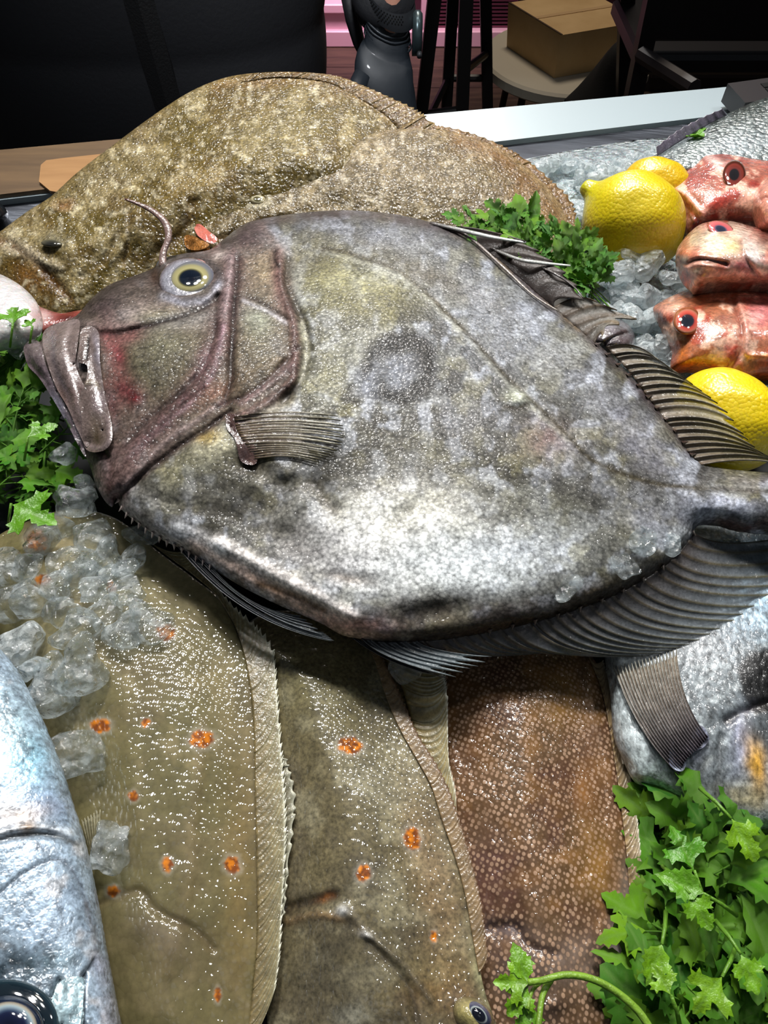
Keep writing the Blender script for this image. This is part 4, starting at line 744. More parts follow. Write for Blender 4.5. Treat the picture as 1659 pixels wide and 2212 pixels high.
Bm = plate('body', [(1461, 560), (1462, 540), (1474, 520), (1492, 500), (1514, 484), (1545, 477), (1580, 478), (1630, 490), (1680, 500), (1780, 520), (1800, 600), (1740, 640), (1659, 618), (1600, 616), (1540, 618), (1505, 622), (1490, 608), (1474, 592)], M_mullet, mB, (0.030, 0, .05), H=.014, R=.020, H2=.008, R2=.035, Hb=.014, sp=4.5, base=(198, 152, 130), seed=111, contrast=1.35, smooth_it=9,
   ops=[('n', 26, .48, .62, (206, 92, 66), .8), ('n', 20, .52, .64, (236, 214, 190), .7), ('b', 1560, 535, 60, 26, 0, (220, 208, 178), .8, 0), ('b', 1500, 520, 28, 20, -40, (176, 160, 130), .8, 0), ('b', 1582, 530, 20, 12, 0, (226, 214, 130), .7, 0), ('b', 1625, 545, 22, 44, -25, (214, 212, 208), .85, 1.0), ('b', 1600, 578, 34, 14, 20, (214, 112, 124), .8, 0), ('b', 1640, 495, 36, 14, 20, (180, 52, 48), .8, 0), ('b', 1655, 520, 20, 20, 0, (84, 34, 30), .8, 0),
        ('b', 1500, 550, 40, 14, 10, (214, 120, 90), .75, 1.5), ('s', [(1464, 556), (1480, 574), (1500, 562), (1530, 562), (1568, 570)], 4.5, (120, 50, 40), .85, -2.2), ('s', [(1478, 580), (1500, 570), (1540, 576)], 6, (220, 160, 144), .8, 1.4), ('s', [(1482, 590), (1500, 600), (1512, 618)], 4, (140, 84, 66), .7, -1.2), ('b', 1545, 598, 50, 14, 6, (210, 144, 122), .7, 0), ('s', [(1600, 520), (1608, 556), (1640, 600)], 4, (150, 90, 80), .6, -1.2)])
dome('eye', 1557, 495, 30, 17, 20, [(0, (40, 44, 60)), (.34, (50, 54, 74)), (.42, (96, 84, 104)), (.55, (206, 96, 100)), (.85, (214, 120, 120)), (1, (184, 110, 84))], M_eye, mB, body=Bm, h=.002, lift=-.0005)
mC = empty('red_mullet', unp(1570, 720, PM), 'orange red mullet lowest in the pile, above the lemon at the right edge', 'fish')
Cm = plate('body', [(1411, 668), (1424, 654), (1450, 640), (1490, 624), (1540, 614), (1590, 612), (1659, 614), (1760, 620), (1860, 680), (1840, 780), (1760, 830), (1659, 822), (1600, 824), (1560, 812), (1500, 798), (1458, 800), (1448, 790), (1452, 760), (1440, 730), (1426, 700)], M_mullet, mC, (0.014, 0, .05), H=.014, R=.026, H2=.010, R2=.05, Hb=.012, sp=4.8, base=(184, 112, 78), seed=121, contrast=1.35, smooth_it=9,
   ops=[('n', 36, .46, .60, (180, 54, 34), .85), ('n', 22, .52, .64, (232, 196, 172), .8), ('b', 1450, 662, 36, 14, -20, (214, 176, 154), .8, 0), ('b', 1540, 640, 80, 18, -6, (196, 104, 52), .7, 0), ('b', 1640, 680, 40, 40, 0, (214, 140, 140), .7, 0), ('b', 1480, 770, 44, 30, 30, (206, 110, 30), .8, 0), ('b', 1575, 760, 16, 16, 0, (186, 50, 36), .8, 0), ('b', 1600, 790, 60, 20, 0, (188, 136, 110), .6, 0),
        ('b', 1560, 700, 40, 16, -10, (140, 110, 96), .5, 0), ('s', [(1580, 650), (1600, 700), (1600, 760), (1570, 800)], 6, (150, 76, 56), .7, -1.8), ('s', [(1596, 650), (1612, 700), (1612, 760)], 6, (220, 160, 146), .6, 1.0), ('b', 1416, 672, 8, 10, 0, (150, 90, 66), .8, 0), ('s', [(1620, 768), (1659, 770)], 6, (222, 140, 80), .8, 1.5), ('s', [(1424, 690), (1440, 700), (1452, 720)], 4, (150, 86, 50), .7, -1.2)])
dome('eye', 1485, 693, 32, 31, 0, [(0, (28, 30, 40)), (.42, (36, 38, 48)), (.5, (176, 64, 54)), (.68, (196, 92, 78)), (.78, (180, 120, 96)), (.86, (130, 70, 40)), (1, (190, 116, 76))], M_eye, mC, body=Cm, h=.0035, lift=-.0006)
mD = empty('red_mullet', unp(1659, 440, PM), 'pinkish mullet cut off by the right edge, only its blunt snout showing', 'fish')
plate('body', [(1628, 440), (1632, 412), (1648, 394), (1670, 384), (1760, 380), (1800, 440), (1760, 500), (1690, 500), (1656, 488), (1636, 466)], M_mullet, mD, (0.036, 0, .05), H=.014, R=.02, Hb=.016, sp=4.5, base=(206, 140, 118), seed=131, ops=[('n', 24, .48, .68, (186, 90, 70), .6), ('s', [(1630, 436), (1648, 426), (1670, 428)], 4, (150, 76, 60), .8, -1.4)])
mE = empty('green_backed_fish', unp(1650, 835, PM), 'dark green backed fish, just a sliver showing beside the front right lemon', 'fish')
plate('body', [(1608, 838), (1630, 824), (1659, 820), (1750, 826), (1800, 850), (1760, 890), (1680, 880), (1640, 862)], M_bream, mE, (0.012, 0, .05), H=.010, R=.015, Hb=.01, sp=5, base=(70, 96, 92), seed=141, ops=[('s', [(1620, 848), (1659, 858), (1720, 866)], 6, (170, 190, 186), .7, 0)])

# ================================================================ counter: ledge, steel rim, tray
M_ledge = plain('white_laminate', (168, 182, 188), .35, coat=.2, bump=.05)
M_steel = plain('brushed_steel', (96, 100, 108), .32, metal=.75, coat=.3, bump=.25, bscale=120, rgb2=(62, 64, 70), vscale=40, stretch=(.3, 3, 1))
M_tray = plain('dark_wet_tray', (16, 18, 20), .3, coat=.6)
M_cab = plain('counter_side', (54, 54, 58), .5)
def line_pt(a, b, x):
    a = np.array(a, float); b = np.array(b, float); return a+(b-a)*(x-a[0])/(b[0]-a[0])
bk0, bk1 = unp(0, 331, (.012, 0, 0)), unp(1600, 185, (.012, 0, 0))
fr0, fr1 = unp(120, 418, (.012, 0, 0)), unp(1300, 279, (.012, 0, 0))
XL, XR = -.75, 1.1
counter = empty('fish_counter', ((XL+XR)/2, .3, 0), 'fish counter with a white back ledge and a dark steel rim around the display', 'counter')
def slab(name, quad, thick, mat, parent=None, **k):
    q = np.array(quad, float); b = q.copy(); b[:, 2] -= thick
    return mk(name, np.vstack([q, b]), [(0, 1, 2, 3), (7, 6, 5, 4), (0, 4, 5, 1), (1, 5, 6, 2), (2, 6, 7, 3), (3, 7, 4, 0)], mat, parent, smooth=False, **k)
A_, B_, C_, D_ = line_pt(fr0, fr1, XL), line_pt(fr0, fr1, XR), line_pt(bk0, bk1, XR), line_pt(bk0, bk1, XL)
slab('ledge', [A_, B_, C_, D_], .035, M_ledge, counter)
dn = np.array([0, -.085, -.030]); R0, R1 = A_+[0, 0, -.004], B_+[0, 0, -.004]
slab('steel_rim', [R0+dn, R1+dn, R1, R0], .004, M_steel, counter)
slab('tray', [(XL, -.30, ZB-.022), (XR, -.30, ZB-.022), R1+dn, R0+dn], .006, M_tray, counter)
slab('side_panel', [(XL, -.32, ZB-.03), (XR, -.32, ZB-.03), C_-[0, .004, .04], D_-[0, .004, .04]], .86, M_cab, counter)
M_shade = plain('shade_brown', (118, 92, 62), .5, coat=.2, rgb2=(96, 74, 50), vscale=14, stretch=(1, 8, 1), bump=.1)  # brown stands in for the person's shadow on the white ledge
M_lightpool = plain('light_pool_tan', (176, 132, 84), .5, coat=.2, rgb2=(160, 116, 70), vscale=14, stretch=(1, 8, 1), bump=.1)  # tan stands in for a warm pool of light on the ledge
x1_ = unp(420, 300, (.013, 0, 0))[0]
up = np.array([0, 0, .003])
tag(slab('shade_sheet', [line_pt(fr0, fr1, -.60)+up+[0, .002, 0], line_pt(fr0, fr1, x1_)+up+[0, .002, 0], line_pt(bk0, bk1, x1_)+up-[0, .001, 0], line_pt(bk0, bk1, -.60)+up-[0, .001, 0]], .003, M_shade), 'brown sheet standing in for shade along the ledge left of the turbots', 'painted light')
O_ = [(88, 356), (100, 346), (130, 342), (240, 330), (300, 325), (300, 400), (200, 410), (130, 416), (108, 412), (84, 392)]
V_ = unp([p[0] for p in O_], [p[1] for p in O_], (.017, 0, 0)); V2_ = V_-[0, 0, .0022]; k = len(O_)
tag(mk('light_pool_sheet', np.vstack([V_, V2_]), [tuple(range(k-1, -1, -1)), tuple(range(k, 2*k))]+[(i, (i+1) % k, k+(i+1) % k, k+i) for i in range(k)], M_lightpool, smooth=False), 'pale rounded sheet standing in for a pool of light on the ledge', 'painted light')

# ================================================================ lemons
M_lemon = skin('lemon_peel', cells=560, slope=.17, wslope=.025, wscale=150, rough=.40, crough=.16, mott=.05, mott2=.12, m2scale=60, coat=.6, cior=1.5, sss=.1, base_n=.8)
def lemon(cx, cy, rpx, nipx, nipy, z, nz, label, rgb, nip=1.0, rgb2=None, half2=1.0):
    c = unp(cx, cy, (z, 0, 0)); depth = (c[1])*cP + (ZB+CH-c[2])*sP; R = rpx/F*depth
    tip = unp(nipx, nipy, (z+nz, 0, 0)); ax = tip-c; half = np.linalg.norm(ax); ax /= half
    u = np.cross(ax, [0, 0, 1.0]); u /= np.linalg.norm(u); v = np.cross(ax, u)
    m = 60; n = 64; V = []; C = []
    body = half*.9 if nip else half
    PR = [(1, 0), (.99, .09), (.96, .15), (.91, .185), (.85, .22), (.79, .30), (.72, .46), (.62, .66), (.48, .84), (.3, .96), (.1, 1), (-.1, .995), (-.3, .93), (-.5, .80), (-.66, .63), (-.77, .45), (-.84, .28), (-.88, .16), (-.9, 0)] if nip else \
         [(1, 0), (.97, .2), (.9, .42), (.78, .63), (.6, .82), (.4, .94), (.15, 1), (-.1, 1), (-.35, .94), (-.6, .80), (-.78, .60), (-.9, .38), (-.96, .2), (-1, 0)]
    PQ = smooth_line([(a*10, b_*10) for a, b_ in PR], .30)/10; m = len(PQ)
    for sv, rv in PQ[1:-1]:
        s = sv*half*(1 if sv > 0 else half2); r = R*rv; a = sv
        for j in range(n):
            th = 2*math.pi*j/n; w = 1+.012*math.sin(3*th+4*a)+.01*math.sin(7*th+a*9)
            V.append(c+ax*s+(u*math.cos(th)+v*math.sin(th))*r*w); C.append(lin(rgb)+ (0 if rgb2 is None else 1)*(lin(rgb2 if rgb2 else rgb)-lin(rgb))*max(0, a)**2)
    V.append(c+ax*(half*1.0)); C.append(lin((92, 86, 30))); V.append(c-ax*half*half2*(.9 if nip else 1)); C.append(lin((120, 110, 40)))
    k = m-2; Fc = [(i*n+j, (i+1)*n+j, (i+1)*n+(j+1) % n, i*n+(j+1) % n) for i in range(k-1) for j in range(n)]
    Fc += [(len(V)-2, j, (j+1) % n) for j in range(n)] + [(len(V)-1, (k-1)*n+(j+1) % n, (k-1)*n+j) for j in range(n)]
    V = np.array(V); a_, b_, c_ = Fc[len(Fc)//3][:3]
    nn = np.cross(V[b_]-V[a_], V[c_]-V[a_])
    if nn @ (V[a_]-c) < 0: Fc = [tuple(reversed(f)) for f in Fc]
    return tag(mk('lemon', V, Fc, M_lemon, cols=np.array(C)), label, 'lemon', 'lemons among the red mullets')
lemon(1372, 486, 100, 1258, 398, .036, .012, 'front yellow lemon with a blunt greenish nipple, between the turbot and the red mullets', (222, 196, 12), rgb2=(188, 186, 20), half2=.82)
lemon(1418, 408, 60, 1346, 380, .034, .006, 'yellow lemon half hidden behind the front lemon, against the highest mullet', (230, 190, 10), nip=.0, rgb2=(222, 176, 16))
lemon(1570, 908, 100, 1655, 1000, .030, -.006, 'yellow lemon at the right edge under the dory dorsal fin, below the red mullets', (236, 206, 6), nip=0, half2=1.05)

# ================================================================ ice
M_ice, nt, b = nmat('ice')
L = nt.links.new; out = nt.nodes['Material Output']; nt.nodes.remove(b)
tc = N(nt, 'ShaderNodeTexCoord'); gm_ = N(nt, 'ShaderNodeNewGeometry')
def inoise(sc, det): 
    n = N(nt, 'ShaderNodeTexNoise'); n.inputs['Scale'].default_value = sc; n.inputs['Detail'].default_value = det; L(gm_.outputs['Position'], n.inputs['Vector']); return n
n1 = inoise(240, 4); bp = N(nt, 'ShaderNodeBump'); bp.inputs['Strength'].default_value = 1; bp.inputs['Distance'].default_value = .0032
vi = N(nt, 'ShaderNodeTexVoronoi'); vi.inputs['Scale'].default_value = 260; L(gm_.outputs['Position'], vi.inputs['Vector']); ad = N(nt, 'ShaderNodeMath', operation='MULTIPLY_ADD'); L(vi.outputs['Distance'], ad.inputs[0]); ad.inputs[1].default_value = .9; L(n1.outputs[0], ad.inputs[2]); L(ad.outputs[0], bp.inputs['Height'])
tr = N(nt, 'ShaderNodeBsdfTransparent'); tr.inputs[0].default_value = (.95, .975, .98, 1)
gl = N(nt, 'ShaderNodeBsdfGlass'); gl.inputs['Color'].default_value = (.97, .99, 1, 1); gl.inputs['Roughness'].default_value = .03; gl.inputs['IOR'].default_value = 1.25; L(bp.outputs[0], gl.inputs['Normal'])
gs = N(nt, 'ShaderNodeBsdfGlossy'); gs.inputs['Roughness'].default_value = .06; L(bp.outputs[0], gs.inputs['Normal'])
fr = N(nt, 'ShaderNodeFresnel'); fr.inputs['IOR'].default_value = 1.75; L(bp.outputs[0], fr.inputs['Normal'])
df = N(nt, 'ShaderNodeBsdfDiffuse'); df.inputs[0].default_value = (.86, .92, .94, 1); L(bp.outputs[0], df.inputs['Normal'])
tl = N(nt, 'ShaderNodeBsdfTranslucent'); tl.inputs[0].default_value = (.86, .92, .94, 1)
def mixs(f, a, b_):
    m = N(nt, 'ShaderNodeMixShader'); L(a, m.inputs[1]); L(b_, m.inputs[2])
    if isinstance(f, float): m.inputs[0].default_value = f
    else: L(f, m.inputs[0])
    return m.outputs[0]
n2 = inoise(130, 4); mr = N(nt, 'ShaderNodeMapRange'); mr.inputs['From Min'].default_value = .45; mr.inputs['From Max'].default_value = .68; mr.inputs['To Min'].default_value = .08; mr.inputs['To Max'].default_value = .55; L(n2.outputs[0], mr.inputs['Value'])
clear = mixs(.14, tr.outputs[0], gl.outputs[0]); frost = mixs(.5, df.outputs[0], tl.outputs[0])
fb = N(nt, 'ShaderNodeMath', operation='MULTIPLY'); iv = N(nt, 'ShaderNodeMath', operation='SUBTRACT'); iv.inputs[0].default_value = 1.0; L(gm_.outputs['Backfacing'], iv.inputs[1]); L(fr.outputs[0], fb.inputs[0]); L(iv.outputs[0], fb.inputs[1])
L(mixs(fb.outputs[0], mixs(mr.outputs[0], clear, frost), gs.outputs[0]), out.inputs[0])
M_ice2 = M_ice.copy(); M_ice2.name = 'packed_ice'
for n_ in M_ice2.node_tree.nodes:
    if n_.bl_idname == 'ShaderNodeMapRange': n_.inputs['To Min'].default_value = .42; n_.inputs['To Max'].default_value = .85
M_slush = skin('crushed_ice', cells=150, slope=1.2, wslope=.8, wscale=220, rough=.25, crough=.05, mott=.3, mscale=300, mott2=.3, m2scale=120, coat=1.0, sss=.2, base_n=1)

import bmesh
def ice_mesh(k, sc, flat=1.0, sub=4, mat=None):
    r_ = np.random.default_rng(100+k); bm = bmesh.new(); bmesh.ops.create_icosphere(bm, subdivisions=sub, radius=1.0)
    P = np.array([v.co[:] for v in bm.verts]); Fc = [tuple(v.index for v in f.verts) for f in bm.faces]; bm.free()
    pw = .72; Q = np.sign(P)*np.abs(P)**pw
    ax = np.array([1, r_.uniform(.6, 1.0), r_.uniform(.5, .8)*flat]); d = np.zeros(len(P))
    for _ in range(10):
        w = r_.normal(0, 1, 3); w /= np.linalg.norm(w); fr = r_.uniform(1.5, 8); d += r_.uniform(.03, .085)*np.sin(fr*(P@w)+r_.uniform(0, 6))
    for _ in range(4):    # facets
        w = r_.normal(0, 1, 3); w /= np.linalg.norm(w); cut = r_.uniform(.62, .9); s = Q@w; Q = Q-np.clip(s-cut, 0, None)[:, None]*w*.85
    Q = Q*(1+d)[:, None]*ax*.5*sc/1.05
    me = bpy.data.meshes.new('ice_cube'); me.from_pydata(Q.tolist(), [], Fc); me.polygons.foreach_set('use_smooth', [True]*len(Fc)); me.materials.append(mat or M_ice)
    return me
ICE = [ice_mesh(k, 1.0, sub=3) for k in range(7)]; ICEW = [ice_mesh(40+k, 1.0, sub=3, mat=M_ice2) for k in range(7)]; ICEF = [ice_mesh(20+k, 1.0, .5) for k in range(3)]
def cube(P, size, label, group, k=None, rot=None, flat=False, sc=None, white=False):
    src = ICEW if white else (ICEF if flat else ICE); me = src[(k if k is not None else random.randrange(99)) % len(src)]
    o = bpy.data.objects.new('ice_cube', me); COL.objects.link(o); o.location = tuple(float(q) for q in P)
    o.rotation_euler = rot or (random.uniform(-.5, .5), random.uniform(-.5, .5), random.uniform(0, 6.3)); o.scale = sc or (size,)*3
    return tag(o, label, 'ice cube', group)
def px2m(px, P): 
    return px/F*(P[1]*cP+(ZB+CH-P[2])*sP)
# melting pieces on the tail of the olive plaice
gA = 'melting ice pieces heaped on the tail of the olive plaice'; lA = 'small clear melting ice piece in the heap on the olive plaice'
for x, y, s in [(90, 1175, 70), (150, 1215, 62), (205, 1160, 66), (230, 1200, 56), (290, 1205, 56), (170, 1245, 60), (265, 1230, 40), (120, 1265, 54), (60, 1290, 66), (20, 1310, 84), (15, 1230, 70),
                (140, 1325, 62), (200, 1275, 46), (270, 1280, 58), (225, 1325, 62), (165, 1372, 84), (270, 1362, 62), (325, 1342, 70), (235, 1240, 44), (195, 1215, 44), (310, 1150, 52), (60, 1225, 52), (110, 1140, 60)]:
    P = PL.P(x, y, .003+.004*random.random())[0]; cube(P, px2m(s, P)*1.3, lA, gA)
for x, y, s, lab, fl in [(45, 1396, 100, 'frosty white ice piece beside the silver fish back', 0), (175, 1440, 104, 'large ragged ice lump below the heap on the olive plaice', 0), (110, 1485, 108, 'ice lump touching the silver fish, second above its gill', 0),
                         (72, 1440, 60, 'small ice lump between the frosty piece and the silver fish', 0)]:
    P = PL.P(x, y, .008)[0]; cube(P, px2m(s, P)*1.1, lab, None, k=len(lab), rot=(.1, .1, .6), white='frosty' in lab)
P = PL.P(165, 1632, .008)[0]; cube(P, .03, 'squarish clear ice block on the olive plaice against the silver fish', None, 1, (0.05, .1, .25), sc=(px2m(132, P), px2m(100, P), px2m(84, P)))
P = PL.P(238, 1832, .005)[0]; cube(P, .03, 'thin flat slab of ice with a white lower rim beside the silver fish', None, 0, (-.15, 0, .15), flat=True, sc=(px2m(94, P), px2m(130, P), px2m(60, P)))
for x, y, s, z, lab in [(160, 1086, 88, .030, 'grey ice cube under the john dory chin'), (142, 985, 62, .034, 'small ice cube in the parsley behind the john dory jaw'), (40, 736, 92, .045, 'pale green tinted ice piece on the parsley at the mouth of the dory'), (182, 1045, 50, .03, 'dark little ice chip just under the john dory throat')]:
    P = unp(x, y, (z, 0, 0)); cube(P, px2m(s, P), lab, None)
for x, y, s, lab in [(1388, 1172, 62, 'ice lump on the john dory near its tail, uppermost of three'), (1350, 1222, 70, 'middle ice lump along the lower rear edge of the john dory'), (1222, 1272, 62, 'ice lump on the john dory lower edge nearest its belly'), (1450, 1180, 44, 'smallest ice chip on the john dory, next to the tail stalk')]:
    P = D.P(x, y, .002)[0]; cube(P, px2m(s, P), lab, None, flat=True)
P = unp(872, 1442, (.022, 0, 0)); cube(P, px2m(72, P), 'ice piece under the black spiny fin of the john dory', None)
# heap in the middle right and heap at the back
plate('crushed_ice', [(1240, 560), (1300, 520), (1400, 500), (1500, 560), (1560, 700), (1600, 820), (1560, 960), (1440, 940), (1360, 860), (1290, 760), (1230, 680)], M_slush, None, (-.012, 0, 0), H=.012, R=.04, Hb=.006, sp=9, base=(186, 198, 200), lump=1.5, lumps=30, seed=7)
tag(bpy.data.objects['crushed_ice'], 'bed of crushed ice between the john dory and the red mullets', 'ice', kind='stuff')
B2 = plate('crushed_ice', [(1040, 360), (1120, 346), (1250, 322), (1400, 300), (1560, 300), (1800, 300), (1900, 420), (1700, 640), (1500, 640), (1400, 560), (1250, 520), (1100, 470)], M_slush, None, (-.020, 0, .05), H=.010, R=.03, Hb=.006, sp=9, base=(186, 198, 202), lump=1.5, lumps=30, seed=8)
tag(B2.o, 'crushed ice behind the lemons along the steel rim', 'ice', kind='stuff')
B3 = plate('crushed_ice', [(1900, 430), (2400, 420), (3000, 700), (3200, 1400), (2900, 2200), (2300, 2500), (1950, 2500), (1960, 2000), (2080, 1500), (2080, 1000), (1960, 760), (1960, 560)], M_slush, None, (-.008, 0, .0), H=.008, R=.03, Hb=.002, sp=22, base=(186, 198, 202), lump=3, lumps=60, seed=9)
tag(B3.o, 'crushed ice bed to the right of the sea bream and the mullets', 'ice', kind='stuff')
gB = 'wet ice cubes heaped below the front lemon'; lB = 'wet clear ice cube in the heap between the front lemon and the lowest mullet'
tops = [(1368, 545, 62, .034), (1395, 572, 76, .030), (1448, 600, 62, .026), (1310, 560, 60, .026), (1345, 590, 60, .028), (1300, 600, 56, .018), (1350, 640, 66, .018), (1400, 640, 60, .020), (1440, 650, 56, .018), (1480, 640, 50, .018)]
for i in range(80):
    tops.append((random.uniform(1285, 1480), random.uniform(570, 800), random.uniform(28, 52), random.uniform(.006, .022)))
tops += [(1440, 745, 64, .024), (1465, 765, 56, .026), (1420, 790, 54, .016), (1400, 760, 56, .016), (1380, 700, 60, .014), (1450, 800, 50, .014)]
for x, y, s, z in tops:
    if x + y*.55 < 1640: continue
    P = unp(x, y, (z, 0, 0)); cube(P, px2m(s, P)*1.05, lB, gB, white=True)
gC = 'ice cubes along the steel rim behind the lemons'; lC = 'small ice cube in the heap along the steel rim behind the lemons'
for i in range(165):
    x = random.uniform(1110, 1500); yt = 352 - (x-1110)*.075 + 14*math.sin(x*.03); y = random.uniform(yt+12, yt+150)
    if x < 1110+(y-330)*.95: continue
    z = random.uniform(.006, .018) + (.008 if y-yt < 40 else 0)
    P = unp(x, y, (z, 0, 0)); cube(P, px2m(random.uniform(26, 44), P), lC, gC, white=True)
for x, y, s in [(1412, 322, 42), (1372, 338, 46), (1340, 352, 44), (1245, 352, 44), (1205, 352, 40), (1440, 350, 44), (1300, 356, 40)]:
    P = unp(x, y+10, (.016, 0, 0)); cube(P, px2m(s, P), lC, gC, white=True)
# dark shells poking out of the ice
M_shell = skin('shell', cells=500, slope=.1, wslope=.2, wscale=200, rough=.35, mott=.3, mott2=.4, m2scale=260, coat=.9)
cl = plate('clam', [(1268, 706), (1290, 690), (1330, 688), (1360, 704), (1371, 730), (1362, 752), (1330, 760), (1290, 750), (1268, 730)], M_shell, None, (.024, 0, 0), H=.010, R=.016, Hb=.008, sp=4, base=(98, 90, 94), seed=9,
      ops=[('b', 1310, 705, 30, 14, 0, (150, 146, 156), .6, 0), ('s', [(1300, 748), (1325, 728), (1368, 712)], 3, (20, 16, 18), .95, -2.4), ('n', 14, .5, .7, (60, 52, 54), .6)])
tag(cl.o, 'dark grey closed clam on the ice behind the dory dorsal fin', 'clam')
cl = plate('clam', [(1376, 752), (1390, 746), (1404, 756), (1408, 774), (1396, 784), (1378, 776)], M_shell, None, (.020, 0, 0), H=.006, R=.008, Hb=.005, sp=4, base=(70, 66, 72), seed=10)
tag(cl.o, 'tiny dark clam by the dorsal fin rays, right of the larger clam', 'clam')

# ================================================================ parsley
M_leaf = skin('parsley_leaf', cells=900, slope=.1, wslope=.25, wscale=260, rough=.42, crough=.2, mott=.15, mscale=500, mott2=.3, m2scale=120, coat=.3, cior=1.45)
b = M_leaf.node_tree.nodes['Principled BSDF']; 
tl_ = N(M_leaf.node_tree, 'ShaderNodeBsdfTranslucent'); tl_.inputs[0].default_value = (.20, .42, .02, 1); mx_ = N(M_leaf.node_tree, 'ShaderNodeMixShader'); mx_.inputs[0].default_value = .22
M_leaf.node_tree.links.new(b.outputs[0], mx_.inputs[1]); M_leaf.node_tree.links.new(tl_.outputs[0], mx_.inputs[2]); M_leaf.node_tree.links.new(mx_.outputs[0], M_leaf.node_tree.nodes['Material Output'].inputs[0])
HALF = [[(0, 0), (.10, .05), (.22, .22), (.16, .34), (.27, .35), (.30, .47), (.38, .42), (.46, .50), (.50, .38), (.57, .40), (.52, .26), (.50, .16), (.62, .18), (.68, .28), (.76, .22), (.84, .24), (.86, .13), (.94, .10), (1, 0)],
        [(0, 0), (.08, .04), (.20, .16), (.28, .30), (.24, .42), (.36, .42), (.42, .55), (.48, .46), (.58, .48), (.58, .36), (.52, .22), (.55, .12), (.66, .20), (.72, .16), (.80, .20), (.86, .10), (.93, .08), (1, 0)],
        [(0, 0), (.12, .10), (.18, .24), (.30, .26), (.34, .36), (.44, .30), (.52, .36), (.56, .24), (.66, .27), (.72, .18), (.82, .18), (.88, .08), (1, 0)]]
def leaf_template(i):
    H_ = np.array(HALF[i % 3]); r_ = np.random.default_rng(i); up = H_ + np.vstack([[0, 0], r_.normal(0, .012, (len(H_)-2, 2)), [0, 0]]); dn = H_[1:-1]*[1, -1]+r_.normal(0, .012, (len(H_)-2, 2))
    O = np.vstack([up, dn[::-1]]); 
    g = [(x, y) for x in np.arange(.04, 1, .055) for y in np.arange(-.55, .56, .055)]; g = np.array(g)
    m = inside(g[:, 0], g[:, 1], O); g = g[m]; d, _ = seg_dist(g[:, 0], g[:, 1], O, True); g = g[d > .02]
    n = len(O); r = delaunay_2d_cdt([Vector((float(a), float(b_))) for a, b_ in np.vstack([O, g])], [], [list(range(n))], 1, 1e-6)
    P = np.array([[v.x, v.y] for v in r[0]]); return P, [tuple(f) for f in r[2]]
LT = [leaf_template(i) for i in range(6)]
VEINS = [((0, 0), (1, 0)), ((.18, 0), (.40, .42)), ((.18, 0), (.40, -.42)), ((.5, 0), (.76, .2)), ((.5, 0), (.76, -.2)), ((.3, 0), (.52, .30)), ((.3, 0), (.52, -.30))]
def leaf_geo(i, curl=.25, fold=.3, seed=0, hue=0.0):
    P, T = LT[i % 6]; r_ = np.random.default_rng(seed); x, y = P[:, 0], P[:, 1]
    z = -curl*x*x + fold*np.abs(y) - .5*y*y*abs(fold)*2 + .035*np.sin(x*9+r_.uniform(0, 6))*np.cos(y*8+r_.uniform(0, 6)) + .05*np.sin(y*11+r_.uniform(0, 6))*x
    v = np.full(len(P), 9.); 
    for a, b_ in VEINS: v = np.minimum(v, seg_dist(x, y, [a, b_])[0])
    z = z - .012*np.exp(-(v/.02)**2)
    base = lin((72+int(50*hue), 140+int(30*hue), 28))*(1-.0); vein = lin((120, 164, 70))
    w = (.55*np.exp(-(v/.016)**2))[:, None]; C = base*(1-w)+vein*w; C = C*(.85+.35*fbm(x*100, y*100, 30, seed))[:, None]
    return np.stack([x, y, z], 1), T, C
def add_leaf(parent, base, dirv, size, roll=0, i=0, seed=0, hue=0.0, curl=.25, fold=.3, name='leaf', normal=(0, 0, 1)):
    P, T, C = leaf_geo(i, curl, fold, seed, hue); d = np.array(dirv, float); d /= np.linalg.norm(d)
    s = np.cross(np.array(normal, float), d); s /= np.linalg.norm(s)+1e-9; n = np.cross(d, s); ca, sa = math.cos(roll), math.sin(roll); s, n = s*ca+n*sa, n*ca-s*sa
    V = np.array(base)+size*(P[:, :1]*d+P[:, 1:2]*s+P[:, 2:]*n)
    Vb = V-n*.00025; nv = len(V)
    Fc = T+[tuple(k+nv for k in reversed(t)) for t in T]
    return mk(name, np.vstack([V, Vb]), Fc, M_leaf, parent, cols=np.vstack([C, C]), origin=base)
def sprig_proto(k):
    r_ = np.random.default_rng(500+k); root = bpy.data.objects.new('parsley_sprig', None); root.empty_display_size = .01; COL.objects.link(root)
    L = 1.0; t = np.linspace(0, 1, 12); bend = r_.uniform(-.25, .25)
    S = np.stack([t*1.6-1.0, bend*t*t, .22*t-.10*t*t], 1)
    mb = MB().tube(S, np.linspace(.035, .018, 12), 7, c=lin((96, 150, 40)))
    nodes = []
    for q, sd in ((.62, 1), (.70, -1), (.84, 1), (.86, -1)):
        b0 = np.array([np.interp(q, t, S[:, j]) for j in range(3)]); a = sd*r_.uniform(.6, 1.1); d = np.array([math.cos(a), math.sin(a), r_.uniform(.0, .4)])
        e = b0+d*r_.uniform(.22, .42); mb.tube([b0, (b0+e)/2+[0, 0, .03], e], [.018, .014, .011], 6, c=lin((96, 150, 40))); nodes.append((e, d))
    nodes.append((S[-1], np.array([1, bend, .1])))
    o = mb.build('stem', M_leaf, root, smooth=True, colored=True)
    for j, (e, d) in enumerate(nodes):
        add_leaf(root, e, d, r_.uniform(.62, .95), r_.uniform(-.6, .6), i=int(r_.integers(6)), seed=k*10+j, hue=r_.uniform(-.3, 1.0), curl=r_.uniform(.05, .5), fold=r_.uniform(-.1, .45))
    return root
PROTO = [sprig_proto(k) for k in range(7)]; used = set()
